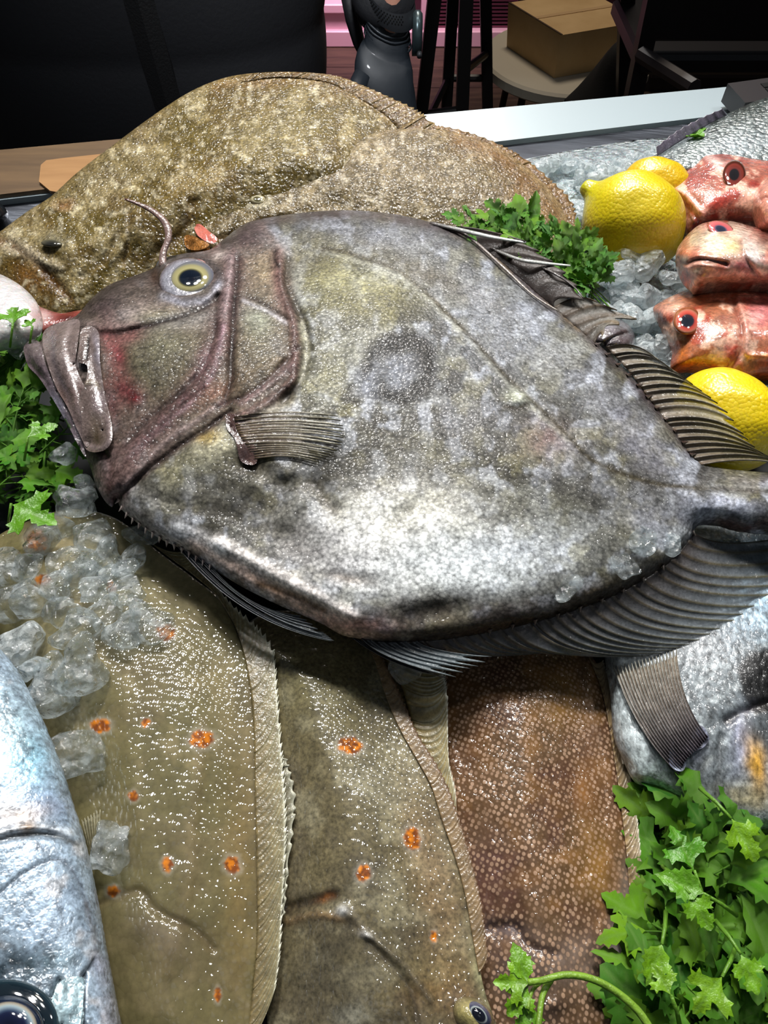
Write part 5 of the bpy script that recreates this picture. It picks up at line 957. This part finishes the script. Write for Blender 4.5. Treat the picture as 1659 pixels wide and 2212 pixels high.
def sprig(k, P, scale, rot, label, group):
    src = PROTO[k % 7]
    if k % 7 not in used: used.add(k % 7); r = src
    else:
        r = src.copy(); COL.objects.link(r)
        for ch in list(src.children):
            c = ch.copy(); COL.objects.link(c); c.parent = r
    r.location = tuple(float(q) for q in P); r.scale = (scale,)*3; r.rotation_euler = rot
    return tag(r, label, 'parsley', group)
def clump(poly, n, z, sc, yaw, spread, label, group, zr=.02, pitch=(-.5, .35), seed=1, plane=None):
    r_ = random.Random(seed); P = np.array(poly, float); x0, y0 = P.min(0); x1, y1 = P.max(0); c = 0
    while c < n:
        x, y = r_.uniform(x0, x1), r_.uniform(y0, y1)
        if not inside(np.array([x]), np.array([y]), P)[0]: continue
        q = c/n; Q = unp(x, y, plane or (z+zr*q, 0, 0)); s = r_.uniform(*sc)
        sprig(r_.randrange(7), Q, s, (r_.uniform(-.6, .6), r_.uniform(*pitch), yaw+r_.uniform(-spread, spread)), label, group); c += 1
clump([(1400, 1720), (1480, 1740), (1560, 1800), (1680, 1830), (1800, 1900), (1800, 2300), (1420, 2300), (1400, 2100), (1405, 1900)], 58, -.006, (.017, .026), 2.5, 1.3,
      'flat leaved parsley sprig in the big bunch right of the lemon sole', 'parsley bunch right of the lemon sole', zr=.022, seed=4)
clump([(-120, 760), (30, 760), (60, 800), (90, 860), (120, 930), (120, 990), (60, 1050), (20, 1080), (-120, 1100)], 46, .006, (.015, .021), 1.2, 1.8,
      'parsley sprig in the bunch under the john dory mouth', 'parsley bunch at the left edge', zr=.026, seed=9)
clump([(1010, 480), (1060, 470), (1150, 500), (1230, 540), (1290, 590), (1290, 640), (1230, 640), (1150, 590), (1080, 540), (1010, 520)], 46, .030, (.010, .0155), 1.9, .9,
      'parsley sprig tucked between the smaller turbot and the john dory back', 'parsley behind the john dory', zr=.016, seed=12, pitch=(-.8, 0), plane=(-.052, 0, .28))
# single leaves that stand out
def leaf_px(parent, bx, by, tx, ty, z, i, seed, hue, curl=.15, fold=.25, tz=0.0, roll=0, wide=1.0):
    a = unp(bx, by, (z, 0, 0)); c = unp(tx, ty, (z+tz, 0, 0)); return add_leaf(parent, a, c-a, np.linalg.norm(c-a), roll, i, seed, hue, curl, fold)
HZ = .045
sg = empty('parsley_sprig', unp(1400, 2212, (HZ, 0, 0)), 'light green parsley sprig with a long arched stem lying over the lemon sole', 'parsley')
st = MB()
for pts, rad in (([(1440, 2290), (1400, 2215), (1370, 2175), (1320, 2135), (1270, 2112), (1220, 2106), (1170, 2118), (1140, 2122)], (.0013, .0009)), ([(1192, 2112), (1172, 2150), (1164, 2212), (1160, 2260)], (.0010, .0008)),
                 ([(1150, 2120), (1128, 2108), (1112, 2078)], (.0007, .0006)), ([(1170, 2120), (1150, 2140), (1140, 2180)], (.0006, .0005))):
    q = smooth_line(pts, 8); e = np.linspace(0, .004, len(q)); st.tube(unp(q[:, 0], q[:, 1], (HZ, 0, 0), e), np.linspace(*rad, len(q)), 8, c=lin((136, 176, 60)))
st.build('stem', M_leaf, sg, smooth=True, colored=True)
leaf_px(sg, 1140, 2122, 1108, 2034, HZ+.004, 2, 1, .8, .05, .2); leaf_px(sg, 1146, 2122, 1066, 2122, HZ+.004, 1, 2, 1.0, .1, .2, wide=1.3); leaf_px(sg, 1142, 2128, 1098, 2196, HZ+.003, 0, 3, .8, .1, .2); leaf_px(sg, 1150, 2160, 1122, 2240, HZ+.001, 3, 4, .6, .1, .2)
for i, (bx, by, tx, ty, z, lab, hue) in enumerate([
    (1580, 1768, 1640, 1860, .036, 'large smooth pale green parsley leaf lying on the bream chin', 1.0), (1500, 1880, 1450, 1780, .030, 'upright darker parsley leaf standing below the bream fin', .2),
    (1520, 1930, 1420, 1885, .034, 'broad grey green parsley leaf right of the sole edge, pointing left', .5), (1490, 1930, 1540, 2010, .034, 'three lobed parsley leaf in the middle of the big bunch', .7),
    (1560, 2110, 1500, 2190, .036, 'bright parsley leaf near the bottom right of the photo', 1.0), (1430, 2040, 1400, 2130, .034, 'long parsley leaf hugging the lower edge of the sole', .9),
    (1600, 2060, 1640, 2150, .036, 'parsley leaf at the right edge pointing to the corner', .8), (1450, 2150, 1410, 2080, .036, 'toothed yellow green leaf low beside the sole', 1.0)]):
    lf = empty('parsley_leaf', unp(bx, by, (z, 0, 0)), lab, 'parsley'); leaf_px(lf, bx, by, tx, ty, z, i, 40+i, hue, .12, .2)
    a = unp(bx, by, (z, 0, 0)); c = unp(tx, ty, (z, 0, 0)); w = a-(c-a)*.9-[0, 0, .008]; MB().tube([a, (a+w)/2+[0, 0, .001], w], [.0005, .0007, .0008], 7, c=lin((110, 160, 50))).build('stem', M_leaf, lf, smooth=True, colored=True)
for bx, by, tx, ty, z, lab in [(28, 700, 26, 656, .062, 'little pointed parsley leaf standing up before the white turbot belly'), (70, 704, 52, 690, .060, 'small parsley leaf touching the john dory upper lip'), (24, 1088, 118, 1128, .040, 'slim parsley leaf reaching over the plaice tail'), (60, 945, 122, 912, .046, 'bright parsley leaf below the dory lip, pointing right')]:
    lf = empty('parsley_leaf', unp(bx, by, (z, 0, 0)), lab, 'parsley'); leaf_px(lf, bx, by, tx, ty, z, 1, int(bx), .5, .1, .2)
    a = unp(bx, by, (z, 0, 0)); w = a+[-.004, -.006, -.010]; MB().tube([a, (a+w)/2, w], .0006, 7, c=lin((110, 160, 50))).build('stem', M_leaf, lf, smooth=True, colored=True)
lf = empty('parsley_leaf', unp(1500, 292, (.02, 0, 0)), 'torn bit of parsley stuck on the scaly silver fish', 'parsley')
for a in ((1478, 292, 1500, 284), (1486, 294, 1512, 292)): 
    b0 = BS.P(a[0], a[1], .003)[0]; b1 = BS.P(a[2], a[3], .004)[0]; add_leaf(lf, b0, b1-b0, .018, 0, 2, 3, .4, 0, .1)

# ================================================================ laptop on the ledge
M_lap = plain('dark_plastic', (40, 36, 38), .4, bump=.05); M_port = plain('port_metal', (120, 122, 126), .3, metal=.8); M_blk = plain('port_dark', (8, 8, 9), .4)
a0 = unp(1572, 180, (.030, 0, 0)); a1 = unp(1610, 222, (.030, 0, 0)); d1 = a1-a0; far = np.array([.26, .07, 0]) 
lap = empty('laptop', a0-[0, 0, .016], 'corner of a dark laptop with side ports on the white ledge at the top right', 'laptop')
q = np.array([a0, a0+d1*1.0, a0+d1+far*1.0, a0+far])
slab('base', q, .014, M_lap, lap)
sd = d1/np.linalg.norm(d1)
for t in (.50, .80):
    c = a1+far*(t-.42)*.5+np.array([0, 0, -.007]); fd = far/np.linalg.norm(far); nrm = np.array([fd[1], -fd[0], 0])*1.0
    V = [c+fd*x+np.array([0, 0, z])+nrm*y for x in (-.006, .006) for y in (0.0002, .0006) for z in (-.0022, .0022)]
    mk('port', V, [(0, 1, 3, 2), (4, 6, 7, 5), (0, 4, 5, 1), (2, 3, 7, 6), (0, 2, 6, 4), (1, 5, 7, 3)], M_port, lap, smooth=False)
for i in range(4):
    for j in range(2):
        c = a0+d1*(.35+.25*j)+far*(.12+.07*i)+[0, 0, .0006]; u = d1*.10; w = far*.025
        slab('key', [c-u-w, c+u-w, c+u+w, c-u+w], .0006, M_blk, lap)

# ================================================================ shop behind the counter
M_floor = plain('brown_floor', (92, 76, 62), .5, rgb2=(66, 54, 46), vscale=6, stretch=(1, 8, 1)); M_wall = plain('dark_wall', (40, 34, 36), .7)
def st_(o): o['kind'] = 'structure'; return o
mf = MB()
for i in range(34):
    for j in range(3):
        x0 = -2.2+j*1.6+(.5 if i % 2 else 0); mf.box((x0, -1+i*.16, -.02), (x0+1.595, -1+i*.16+.157, 0))
st_(mf.build('floor', M_floor))
st_(MB().box((-2.4, 4.3, 0), (3.2, 4.4, 2.6)).build('wall_back', M_wall)); st_(MB().box((-2.5, -1.1, 0), (-2.4, 4.4, 2.6)).build('wall_left', M_wall)); st_(MB().box((3.1, -1.1, 0), (3.2, 4.4, 2.6)).build('wall_right', M_wall))

M_case = plain('case_white', (225, 190, 202), .4, bump=.05); M_caseD = plain('case_dark', (60, 34, 44), .4); M_tan = plain('tan_card', (150, 124, 116), .6)
case = empty('display_case', (0, 3.2, 0), 'pink lit display cabinet on the floor far behind the counter', 'cabinet')
def ypt(px, py, Y): return unp_y(px, py, Y)
MB().box((-.75, 3.06, .06), (1.2, 3.5, 1.0)).build('body', M_caseD, case)
MB().box((-.75, 3.00, 0), (1.2, 3.08, .055), bev=.004).build('plinth', M_case, case)
xa, xb = ypt(664, 60, 3.05)[0], ypt(768, 60, 3.05)[0]; zt, zb = ypt(0, 18, 3.05)[2], ypt(0, 100, 3.05)[2]
MB().box((xa-.02, 3.02, zb), (xb+.06, 3.06, zt+.005), bev=.004).build('front_panel', M_case, case)
MB().box((xa-.05, 3.00, zt+.0), (xb+.06, 3.06, zt+.03), bev=.004).build('rail', M_case, case)
xc, xd = ypt(925, 60, 3.05)[0], ypt(1110, 60, 3.05)[0]
g = MB(); z = ypt(0, 100, 3.05)[2]
while z < .62: g.box((xc, 3.03, z), (xd, 3.05, z+.006)); z += .012
g.build('grille', plain('grille_metal', (120, 70, 88), .35, metal=.5), case)
MB().box((xc-.03, 3.01, zb-.02), (xc-.005, 3.06, .7)).build('grille_frame', M_case, case); MB().box((xc-.03, 3.0, zb-.04), (xd+.1, 3.06, zb-.015)).build('grille_frame', M_case, case)
c0 = ypt(622, 135, 2.9); c1 = ypt(664, 28, 2.9)
tag(MB().box((c0[0], 2.75, 0), (c1[0], 2.95, c1[2]), bev=.004).build('cardboard_box', M_tan), 'narrow tan box on the floor beside the person, in front of the pink cabinet', 'box')

M_black = plain('black_metal', (14, 13, 14), .45); M_black2 = plain('black_cloth', (12, 12, 13), .85, bump=.3, bscale=300)
stool = empty('bar_stool', tuple(ypt(985, 200, 1.55)*[1, 1, 0]), 'tall black bar stool beside the gloved hand', 'stool')
def leg3(a, b, w, name, parent, mat=M_black, top=None):
    d = (b-a)/(a[2]-b[2]); t0 = a - d*((top if top is not None else a[2])-a[2]); p0 = a+(a-b)/(a[2]-b[2])*((top if top else a[2])-a[2]); p1 = b+(b-a)/(a[2]-b[2])*(b[2])
    mb = MB(); s = w/2; ring = lambda p: np.array([[p[0]-s, p[1]-s, p[2]], [p[0]+s, p[1]-s, p[2]], [p[0]+s, p[1]+s, p[2]], [p[0]-s, p[1]+s, p[2]]])
    mb.loft([ring(p1), ring(p0)]); mb.build(name, mat, parent); return p0, p1
LG = [(ypt(938, 0, 1.45), ypt(912, 225, 1.45)), (ypt(1007, 0, 1.45), ypt(998, 240, 1.45)), (ypt(1049, 0, 1.72), ypt(1053, 235, 1.72)), (ypt(960, 0, 1.76), ypt(955, 200, 1.76))]
LG[3] = (LG[3][0]+[.0, 0, 0], LG[3][1])
ends = [leg3(a, b, .024, 'leg', stool, top=.76) for a, b in LG[:3]]
p3 = ends[0][0]+ends[2][0]-ends[1][0]; q3 = ends[0][1]+ends[2][1]-ends[1][1]
leg3(p3, q3, .024, 'leg', stool)
pt = lambda i, z: (ends[i][1]+(ends[i][0]-ends[i][1])*z/.76) if i < 3 else q3+(p3-q3)*z/.76
for a, b, z, z2 in ((0, 1, .50, .51), (0, 1, .38, .385), (1, 2, .58, .50), (1, 2, .30, .30), (2, 3, .45, .45), (3, 0, .45, .45)):
    MB().tube([pt(a, z), pt(b, z2)], .008, 8).build('rung', M_black, stool)
cS = sum(e[0] for e in ends[:3:2])/2; MB().box(cS-[.14, .17, 0], cS+[.14, .17, .03], bev=.008).build('seat', M_black, stool)

# round stool with the carton
M_carton = plain('cardboard', (205, 172, 122), .7, rgb2=(190, 156, 106), vscale=12, bump=.1); M_tape = plain('tape', (200, 166, 122), .35); M_cream = plain('cream_seat', (190, 182, 164), .55)
fc = ypt(1212, 76, 1.75); zt = fc[2]; pl = lambda px, py, z: unp(px, py, (z-ZB, 0, 0)); zb = ypt(1205, 172, 1.75)[2]
lc, rc = pl(1098, 6, zt), pl(1392, 46, zt); bc = lc+rc-fc
box = empty('cardboard_box', (fc[0], 1.85, zb), 'brown cardboard carton standing on the round stool top', 'box')
top = np.array([fc, rc, bc, lc]); bot = top.copy(); bot[:, 2] = zb; bot = bot+( top.mean(0)-top)*[.06, .06, 0]
mk('carton', np.vstack([top, bot]), [(0, 1, 2, 3), (7, 6, 5, 4), (0, 4, 5, 1), (1, 5, 6, 2), (2, 6, 7, 3), (3, 7, 4, 0)], M_carton, box, smooth=False)
mid = lambda a, b, t: a+(b-a)*t
m0, m1 = mid(fc, lc, .47), mid(fc, lc, .53); n0, n1 = mid(rc, bc, .47), mid(rc, bc, .53); e3 = np.array([0, 0, .0012])
slab('tape', [m0+e3, n0+e3, n1+e3, m1+e3], .0012, M_tape, box)
slab('flap_edge', [mid(fc, lc, .0)+e3*1.2, mid(fc, rc, .02)+e3*1.2, mid(lc, bc, .02)+e3*1.2, lc+e3*1.2], .001, plain('card_edge', (70, 50, 32), .8), box)
sc = (top.mean(0)*[1, 1, 0]); st2 = empty('round_stool', tuple(sc), 'low stool with a round cream top under the cardboard carton', 'stool')
th = np.linspace(0, 2*math.pi, 48, endpoint=False); rs = .20
rings = [np.stack([sc[0]+r*np.cos(th), sc[1]+r*np.sin(th), np.full(48, z)], 1) for r, z in ((rs*.96, zb-.030), (rs, zb-.024), (rs, zb-.006), (rs*.97, zb-.0005))]
MB().loft(rings).build('seat', M_cream, st2, smooth=False)
for a in (.8, 2.4, 3.9, 5.5):
    p = sc+[.15*math.cos(a), .15*math.sin(a), zb-.03]; q = sc+[.19*math.cos(a), .19*math.sin(a), 0]; MB().tube([p, q], .009, 8).build('leg', M_black, st2)
# black bag against the carton
cb = ypt(1310, 150, 1.62); thb = np.linspace(0, 2*math.pi, 28, endpoint=False); rings = []
for t in np.linspace(0, 1, 14):
    r = .085*(1-t)**.45*(1-.15*math.sin(t*3)); r = max(r, .004); z = zb+.001+.135*t
    rings.append(np.stack([cb[0]+.012+t*.02+r*(1+.10*np.sin(3*thb+t*4))*np.cos(thb)*.95, cb[1]+r*.85*(1+.08*np.sin(5*thb+t*3))*np.sin(thb), np.full(28, z)], 1))
bag = MB().loft(rings).build('bag', M_black2, smooth=True); tag(bag, 'slumped black bag leaning on the cardboard carton', 'bag')
# dark chair and dark cabinet at the right
ch = empty('chair', tuple(ypt(1400, 180, 1.5)*[1, 1, 0]), 'black chair standing right of the carton, its post and seat rail in shade', 'chair')
pa, pb = ypt(1412, 0, 1.28), ypt(1376, 170, 1.28)
M_bl3 = plain('dark_frame', (26, 23, 25), .4)
leg3(pa, pb, .026, 'leg', ch, M_bl3, top=.85); leg3(pa+[.0, .20, 0], pb+[.02, .20, 0], .026, 'leg', ch, M_bl3, top=.85); leg3(pa+[.40, .0, 0], pb+[.42, 0, 0], .026, 'leg', ch, M_bl3, top=.85); leg3(pa+[.40, .20, 0], pb+[.42, .20, 0], .026, 'leg', ch, M_bl3, top=.45)
sz = ypt(1400, 110, 1.28)[2]; MB().box((pb[0]-.01, 1.26, sz-.03), (pb[0]+.44, 1.50, sz), bev=.006).build('seat', M_bl3, ch)
MB().box((pa[0]-.01, 1.268, .70), (pa[0]+.43, 1.292, .84), bev=.006).build('backrest', M_bl3, ch); MB().tube([ypt(1385, 118, 1.25), ypt(1500, 190, 1.12)], .012, 8).build('rail', plain('grey_rail', (60, 54, 56), .4), ch)
cbx = empty('dark_cabinet', (1.1, 1.2, 0), 'dark slatted cabinet filling the top right corner', 'cabinet')
x0 = ypt(1440, 50, 2.6)[0]; MB().box((x0, 2.65, 0), (x0+1.4, 2.9, 1.15), bev=.004).build('body', M_bl3, cbx)
for i in range(9): MB().box((x0+.01, 2.63, .05+i*.12), (x0+1.39, 2.652, .05+i*.12+.108), bev=.003).build('slat', M_bl3, cbx)
# black fishy shape at the left edge: a spiny shellfish claw
cr = plate('shellfish', [(-30, 440), (-6, 436), (8, 446), (18, 460), (14, 472), (2, 478), (-30, 482)], plain('black_shell', (14, 14, 16), .3, coat=.6), None, (.012, 0, 0), H=.008, R=.010, Hb=.004, sp=3.5, base=(20, 20, 20))
tag(cr.o, 'black knobbly shellfish at the far left edge beside the largest turbot', 'shellfish')

# ================================================================ the fishmonger behind the counter
M_jacket = plain('black_jacket', (30, 31, 35), .62, bump=.35, bscale=220); M_seam = plain('jacket_seam', (15, 15, 17), .6, bump=.6, bscale=400); M_skin = plain('skin_tone', (196, 142, 120), .5, bump=.2, bscale=300)
M_glove = plain('black_glove', (34, 40, 47), .5, coat=.1, bump=.25, bscale=90); M_strap = plain('watch_strap', (44, 46, 50), .5); M_hole = plain('strap_hole', (12, 12, 13), .6); M_hair = plain('hair', (30, 22, 18), .6); M_trs = plain('trousers', (18, 18, 22), .8)
pc = np.array([-.315, 1.02, 0])
person = empty('person', tuple(pc), 'person standing behind the counter in a black quilted jacket, one black gloved hand hanging down', 'person')
wr = unp_y(845, 52, .93); h0 = unp_y(836, 84, .925); el = np.array([-.005, 1.06, 1.26]); sh = np.array([-.10, 1.03, 1.52])
# body: one continuous skinned figure
bp_ = [(-.315, 1.02, .98), (-.315, 1.02, 1.20), (-.315, 1.03, 1.42), (-.315, 1.03, 1.53), (-.315, 1.01, 1.60), (-.315, .99, 1.70), (-.315, .985, 1.78),
       tuple(sh), tuple(el), tuple(wr), tuple(unp_y(838, 88, .925)),
       (-.47, 1.03, 1.52), (-.56, 1.10, 1.26), (-.52, .98, 1.06), (-.50, .93, .99),
       (-.22, 1.02, .90), (-.21, 1.02, .50), (-.18, 1.03, .10), (-.17, .93, .05), (-.38, 1.02, .90), (-.39, 1.02, .50), (-.39, 1.03, .10), (-.40, .93, .05)]
be = [(0, 1), (1, 2), (2, 3), (3, 4), (4, 5), (5, 6), (2, 7), (7, 8), (8, 9), (9, 10), (2, 11), (11, 12), (12, 13), (13, 14), (0, 15), (15, 16), (16, 17), (17, 18), (0, 19), (19, 20), (20, 21), (21, 22)]
br = [.14, .13, .14, .055, .06, .085, .06, .055, .040, .0135, .011, .055, .042, .026, .024, .085, .058, .040, .035, .085, .058, .040, .035]
me = bpy.data.meshes.new('body'); me.from_pydata([tuple(np.array(p)-pc) for p in bp_], be, []); me.materials.append(M_skin)
bo = bpy.data.objects.new('body', me); COL.objects.link(bo); bo.parent = person
sk = bo.modifiers.new('skin', 'SKIN'); sk.use_smooth_shade = True
for i, r in enumerate(br): me.skin_vertices[0].data[i].radius = (r, r)
me.skin_vertices[0].data[0].use_root = True
ss = bo.modifiers.new('sub', 'SUBSURF'); ss.levels = 2; ss.render_levels = 2
# face and hair
for sx in (-1, 1): MB().tube([(-.315+sx*.033, .905, 1.715), (-.315+sx*.033, .898, 1.715)], [.012, .008], 12, c=None).build('eye', M_blk, person, smooth=True)
MB().tube([(-.315, .905, 1.72), (-.315, .880, 1.685), (-.315, .905, 1.675)], [.008, .014, .010], 10).build('nose', M_skin, person, smooth=True); MB().tube([(-.31, .907, 1.648), (-.315, .899, 1.646), (-.26, .907, 1.648)], [.003, .006, .003], 8).build('mouth', plain('lips', (150, 84, 76), .5), person, smooth=True)
def ell(c, rx, ry, n, wob=0, ph=0, pw=1.0):
    t = np.linspace(0, 2*math.pi, n, endpoint=False); r = 1+wob*np.sin(5*t+ph)
    cx_, sx_ = np.cos(t), np.sin(t); cx_ = np.sign(cx_)*np.abs(cx_)**pw; sx_ = np.sign(sx_)*np.abs(sx_)**pw
    return np.stack([c[0]+rx*r*cx_, c[1]+ry*r*sx_, np.full(n, c[2])], 1)
MB().loft([ell((-.315, 1.01, z), rx, rx*1.08, 28) for z, rx in ((1.70, .094), (1.74, .098), (1.79, .092), (1.82, .07), (1.84, .03))]).build('hair', M_hair, person, smooth=True)
# jacket torso with soft quilting
rings = []
for z in np.linspace(.70, 1.54, 96):
    f = (z-.70)/.84; rx = .226+.012*math.sin(f*5)+.012*f; ry = .135+.01*math.sin(f*7)
    if z > 1.46: q = (z-1.46)/.08; rx *= 1-.55*q*q; ry *= 1-.4*q*q
    puff = .006*abs(math.sin((z-.70)*math.pi/.13))**.5
    rings.append(ell((-.315, 1.02, z), rx+puff, ry+puff, 80, .006, z*9, .82))
jacket = MB().loft(rings).build('jacket', M_jacket, person, smooth=True)
def front(px, z, lift=.004):      # point on the front of the jacket
    f = (z-.70)/.84; rx = .226+.012*math.sin(f*5)+.012*f+.004; ry = .135+.01*math.sin(f*7)+.004
    u = np.clip((px+.315)/rx, -.98, .98); return np.array([px, 1.02-ry*(1-abs(u)**(2/.82))**(.41)-lift, z])
V = []; zs = np.linspace(.72, 1.45, 60); 
strip = MB(); ring = []
for z in zs:
    xo = -.262+(z-1.0)*-.035; a = front(xo-.016, z, .003); b_ = front(xo+.016, z, .003); ring.append(np.array([a, (a+b_)/2-[0, .004, 0], b_, b_+[0, .008, 0], a+[0, .008, 0]]))
strip.loft(ring).build('placket', M_seam, jacket)
for pts in (([(-.44, 1.055), (-.36, 1.04), (-.275, 1.045)]), ([(-.245, 1.02), (-.18, 1.025), (-.115, 1.06)]), ([(-.24, .985), (-.225, .984)])):
    q = smooth_line(pts, .01); MB().tube([front(x, z, .004) for x, z in q], .0022, 6).build('seam', M_seam, jacket, smooth=True)
# trousers, sleeves
for sx in (-.185, -.385): MB().loft([ell((sx, 1.02, z), r, r*1.05, 24, .02, z*20) for z, r in ((.06, .07), (.3, .072), (.5, .085), (.75, .105), (.90, .112))]).build('trouser_leg', M_trs, person, smooth=True)
def sleeve(pts, rad, name='sleeve'):
    q = smooth_line(pts, .02); r = np.interp(np.linspace(0, 1, len(q)), np.linspace(0, 1, len(rad)), rad)*(1+.05*np.sin(np.arange(len(q))*1.3)); MB().tube(q, r, 22).build(name, M_jacket, person, smooth=True)
def smooth3(P): return smooth_line(P, .02)
w2 = unp_y(815, 2, .95); sleeve([tuple(sh), tuple(el), tuple(unp_y(822, -70, .97)), tuple(unp_y(834, -26, .935))], [.075, .062, .046, .034])
sleeve([(-.47, 1.03, 1.52), (-.56, 1.10, 1.26), (-.525, .99, 1.08)], [.075, .062, .045])
q = [unp_y(x, y, .99) for x, y in ((752, -20), (762, 40), (775, 90), (792, 140))]; MB().tube(q, [.020, .018, .015, .007], 14, flat=.5).build('cuff', M_jacket, person, smooth=True)
# glove: cuff, back of hand, five fingers as one skin over the hand
def pr(py, cx, hw, Y, fl=.62, n=30, ph=0, wob=.0, tilt=0.0):
    c = unp_y(cx, py, Y); r = px2m(hw, c); t = np.linspace(0, 2*math.pi, n, endpoint=False); rr = r*(1+wob*np.sin(6*t+ph))
    return np.stack([c[0]+rr*np.cos(t), c[1]+rr*fl*np.sin(t), c[2]+rr*np.cos(t)*tilt+rr*np.sin(t)*.35], 1)
G = [(44, 840, 40, .93), (52, 840, 45, .93), (62, 839, 43, .928), (72, 838, 47, .926), (84, 837, 45, .924), (98, 836, 49, .922), (104, 836, 48, .92), (116, 834, 54, .915), (135, 832, 60, .91), (160, 830, 64, .905), (190, 832, 66, .90), (220, 838, 64, .895), (245, 842, 58, .893), (262, 844, 44, .892)]
gm = MB().loft([pr(a, b_, c, d, .60, 30, a*.3, .012, -.28) for a, b_, c, d in G])
for j, (fx, fl_, fr_) in enumerate(((800, 330, 16), (826, 345, 17), (852, 350, 17), (878, 335, 15))):
    gm.tube([unp_y(fx+2, 240, .893), unp_y(fx+4, 285, .885), unp_y(fx+8, fl_-15, .90), unp_y(fx+10, fl_+10, .93)], [.0095, .0092, .0085, .006], 12)
gm.tube([unp_y(785, 165, .90), unp_y(764, 205, .885), unp_y(768, 240, .875), unp_y(780, 262, .87)], [.012, .0115, .010, .007], 12)
glove = gm.build('glove', M_glove, person, smooth=True)
for a, c in ((50, 45), (60, 46), (72, 47), (84, 49)):
    P = pr(a, 838, c*1.0, .928, .62, 30, a, .02, -.28); MB().tube(np.vstack([P, P[:2]]), .0016, 6, cap=False).build('cuff_roll', M_glove, glove, smooth=True)
# wristwatch
watch = empty('wristwatch', tuple(unp_y(845, 45, .93)), 'dark sports watch with a perforated rubber strap on the gloved wrist', 'watch')
rin = []
for a in np.linspace(0, 1, 9): rin.append(pr(-12+a*40, 846+a*2, 50+2*math.sin(a*3), .932, .95, 48, 0, 0, -.26))
strap = MB().loft(rin, cap=False).build('strap', M_strap, watch, smooth=True)
sm = rin
k_ = 0
for i in range(1, 8):
    for j in range(27, 40):
        t_ = j+(0.5 if i % 2 else 0); p = rin[i]; a_ = p[int(t_) % 48]; b_ = p[(int(t_)+1) % 48]; c = a_+(b_-a_)*(t_-int(t_)); ct = p.mean(0); nrm = c-ct; nrm[2] = 0; nrm /= np.linalg.norm(nrm)
        if k_ < 60: MB().tube([c-nrm*.0005, c+nrm*.0006], .00085, 6).build('strap_hole', M_hole, strap); k_ += 1
cw = unp_y(902, 72, .925)
MB().loft([np.array([[cw[0]+x, cw[1]+.021*math.cos(t), cw[2]+.0225*math.sin(t)] for t in np.linspace(0, 6.283, 32, endpoint=False)]) for x in (-.006, .002)] + [np.array([[cw[0]+.005, cw[1]+.018*math.cos(t), cw[2]+.0195*math.sin(t)] for t in np.linspace(0, 6.283, 32, endpoint=False)])]).build('case', plain('watch_case', (70, 84, 88), .3, metal=.6), watch, smooth=True)
MB().tube([cw+[.002, -.021, -.012], cw+[.002, -.026, -.014]], .003, 10).build('crown', M_strap, watch, smooth=True)
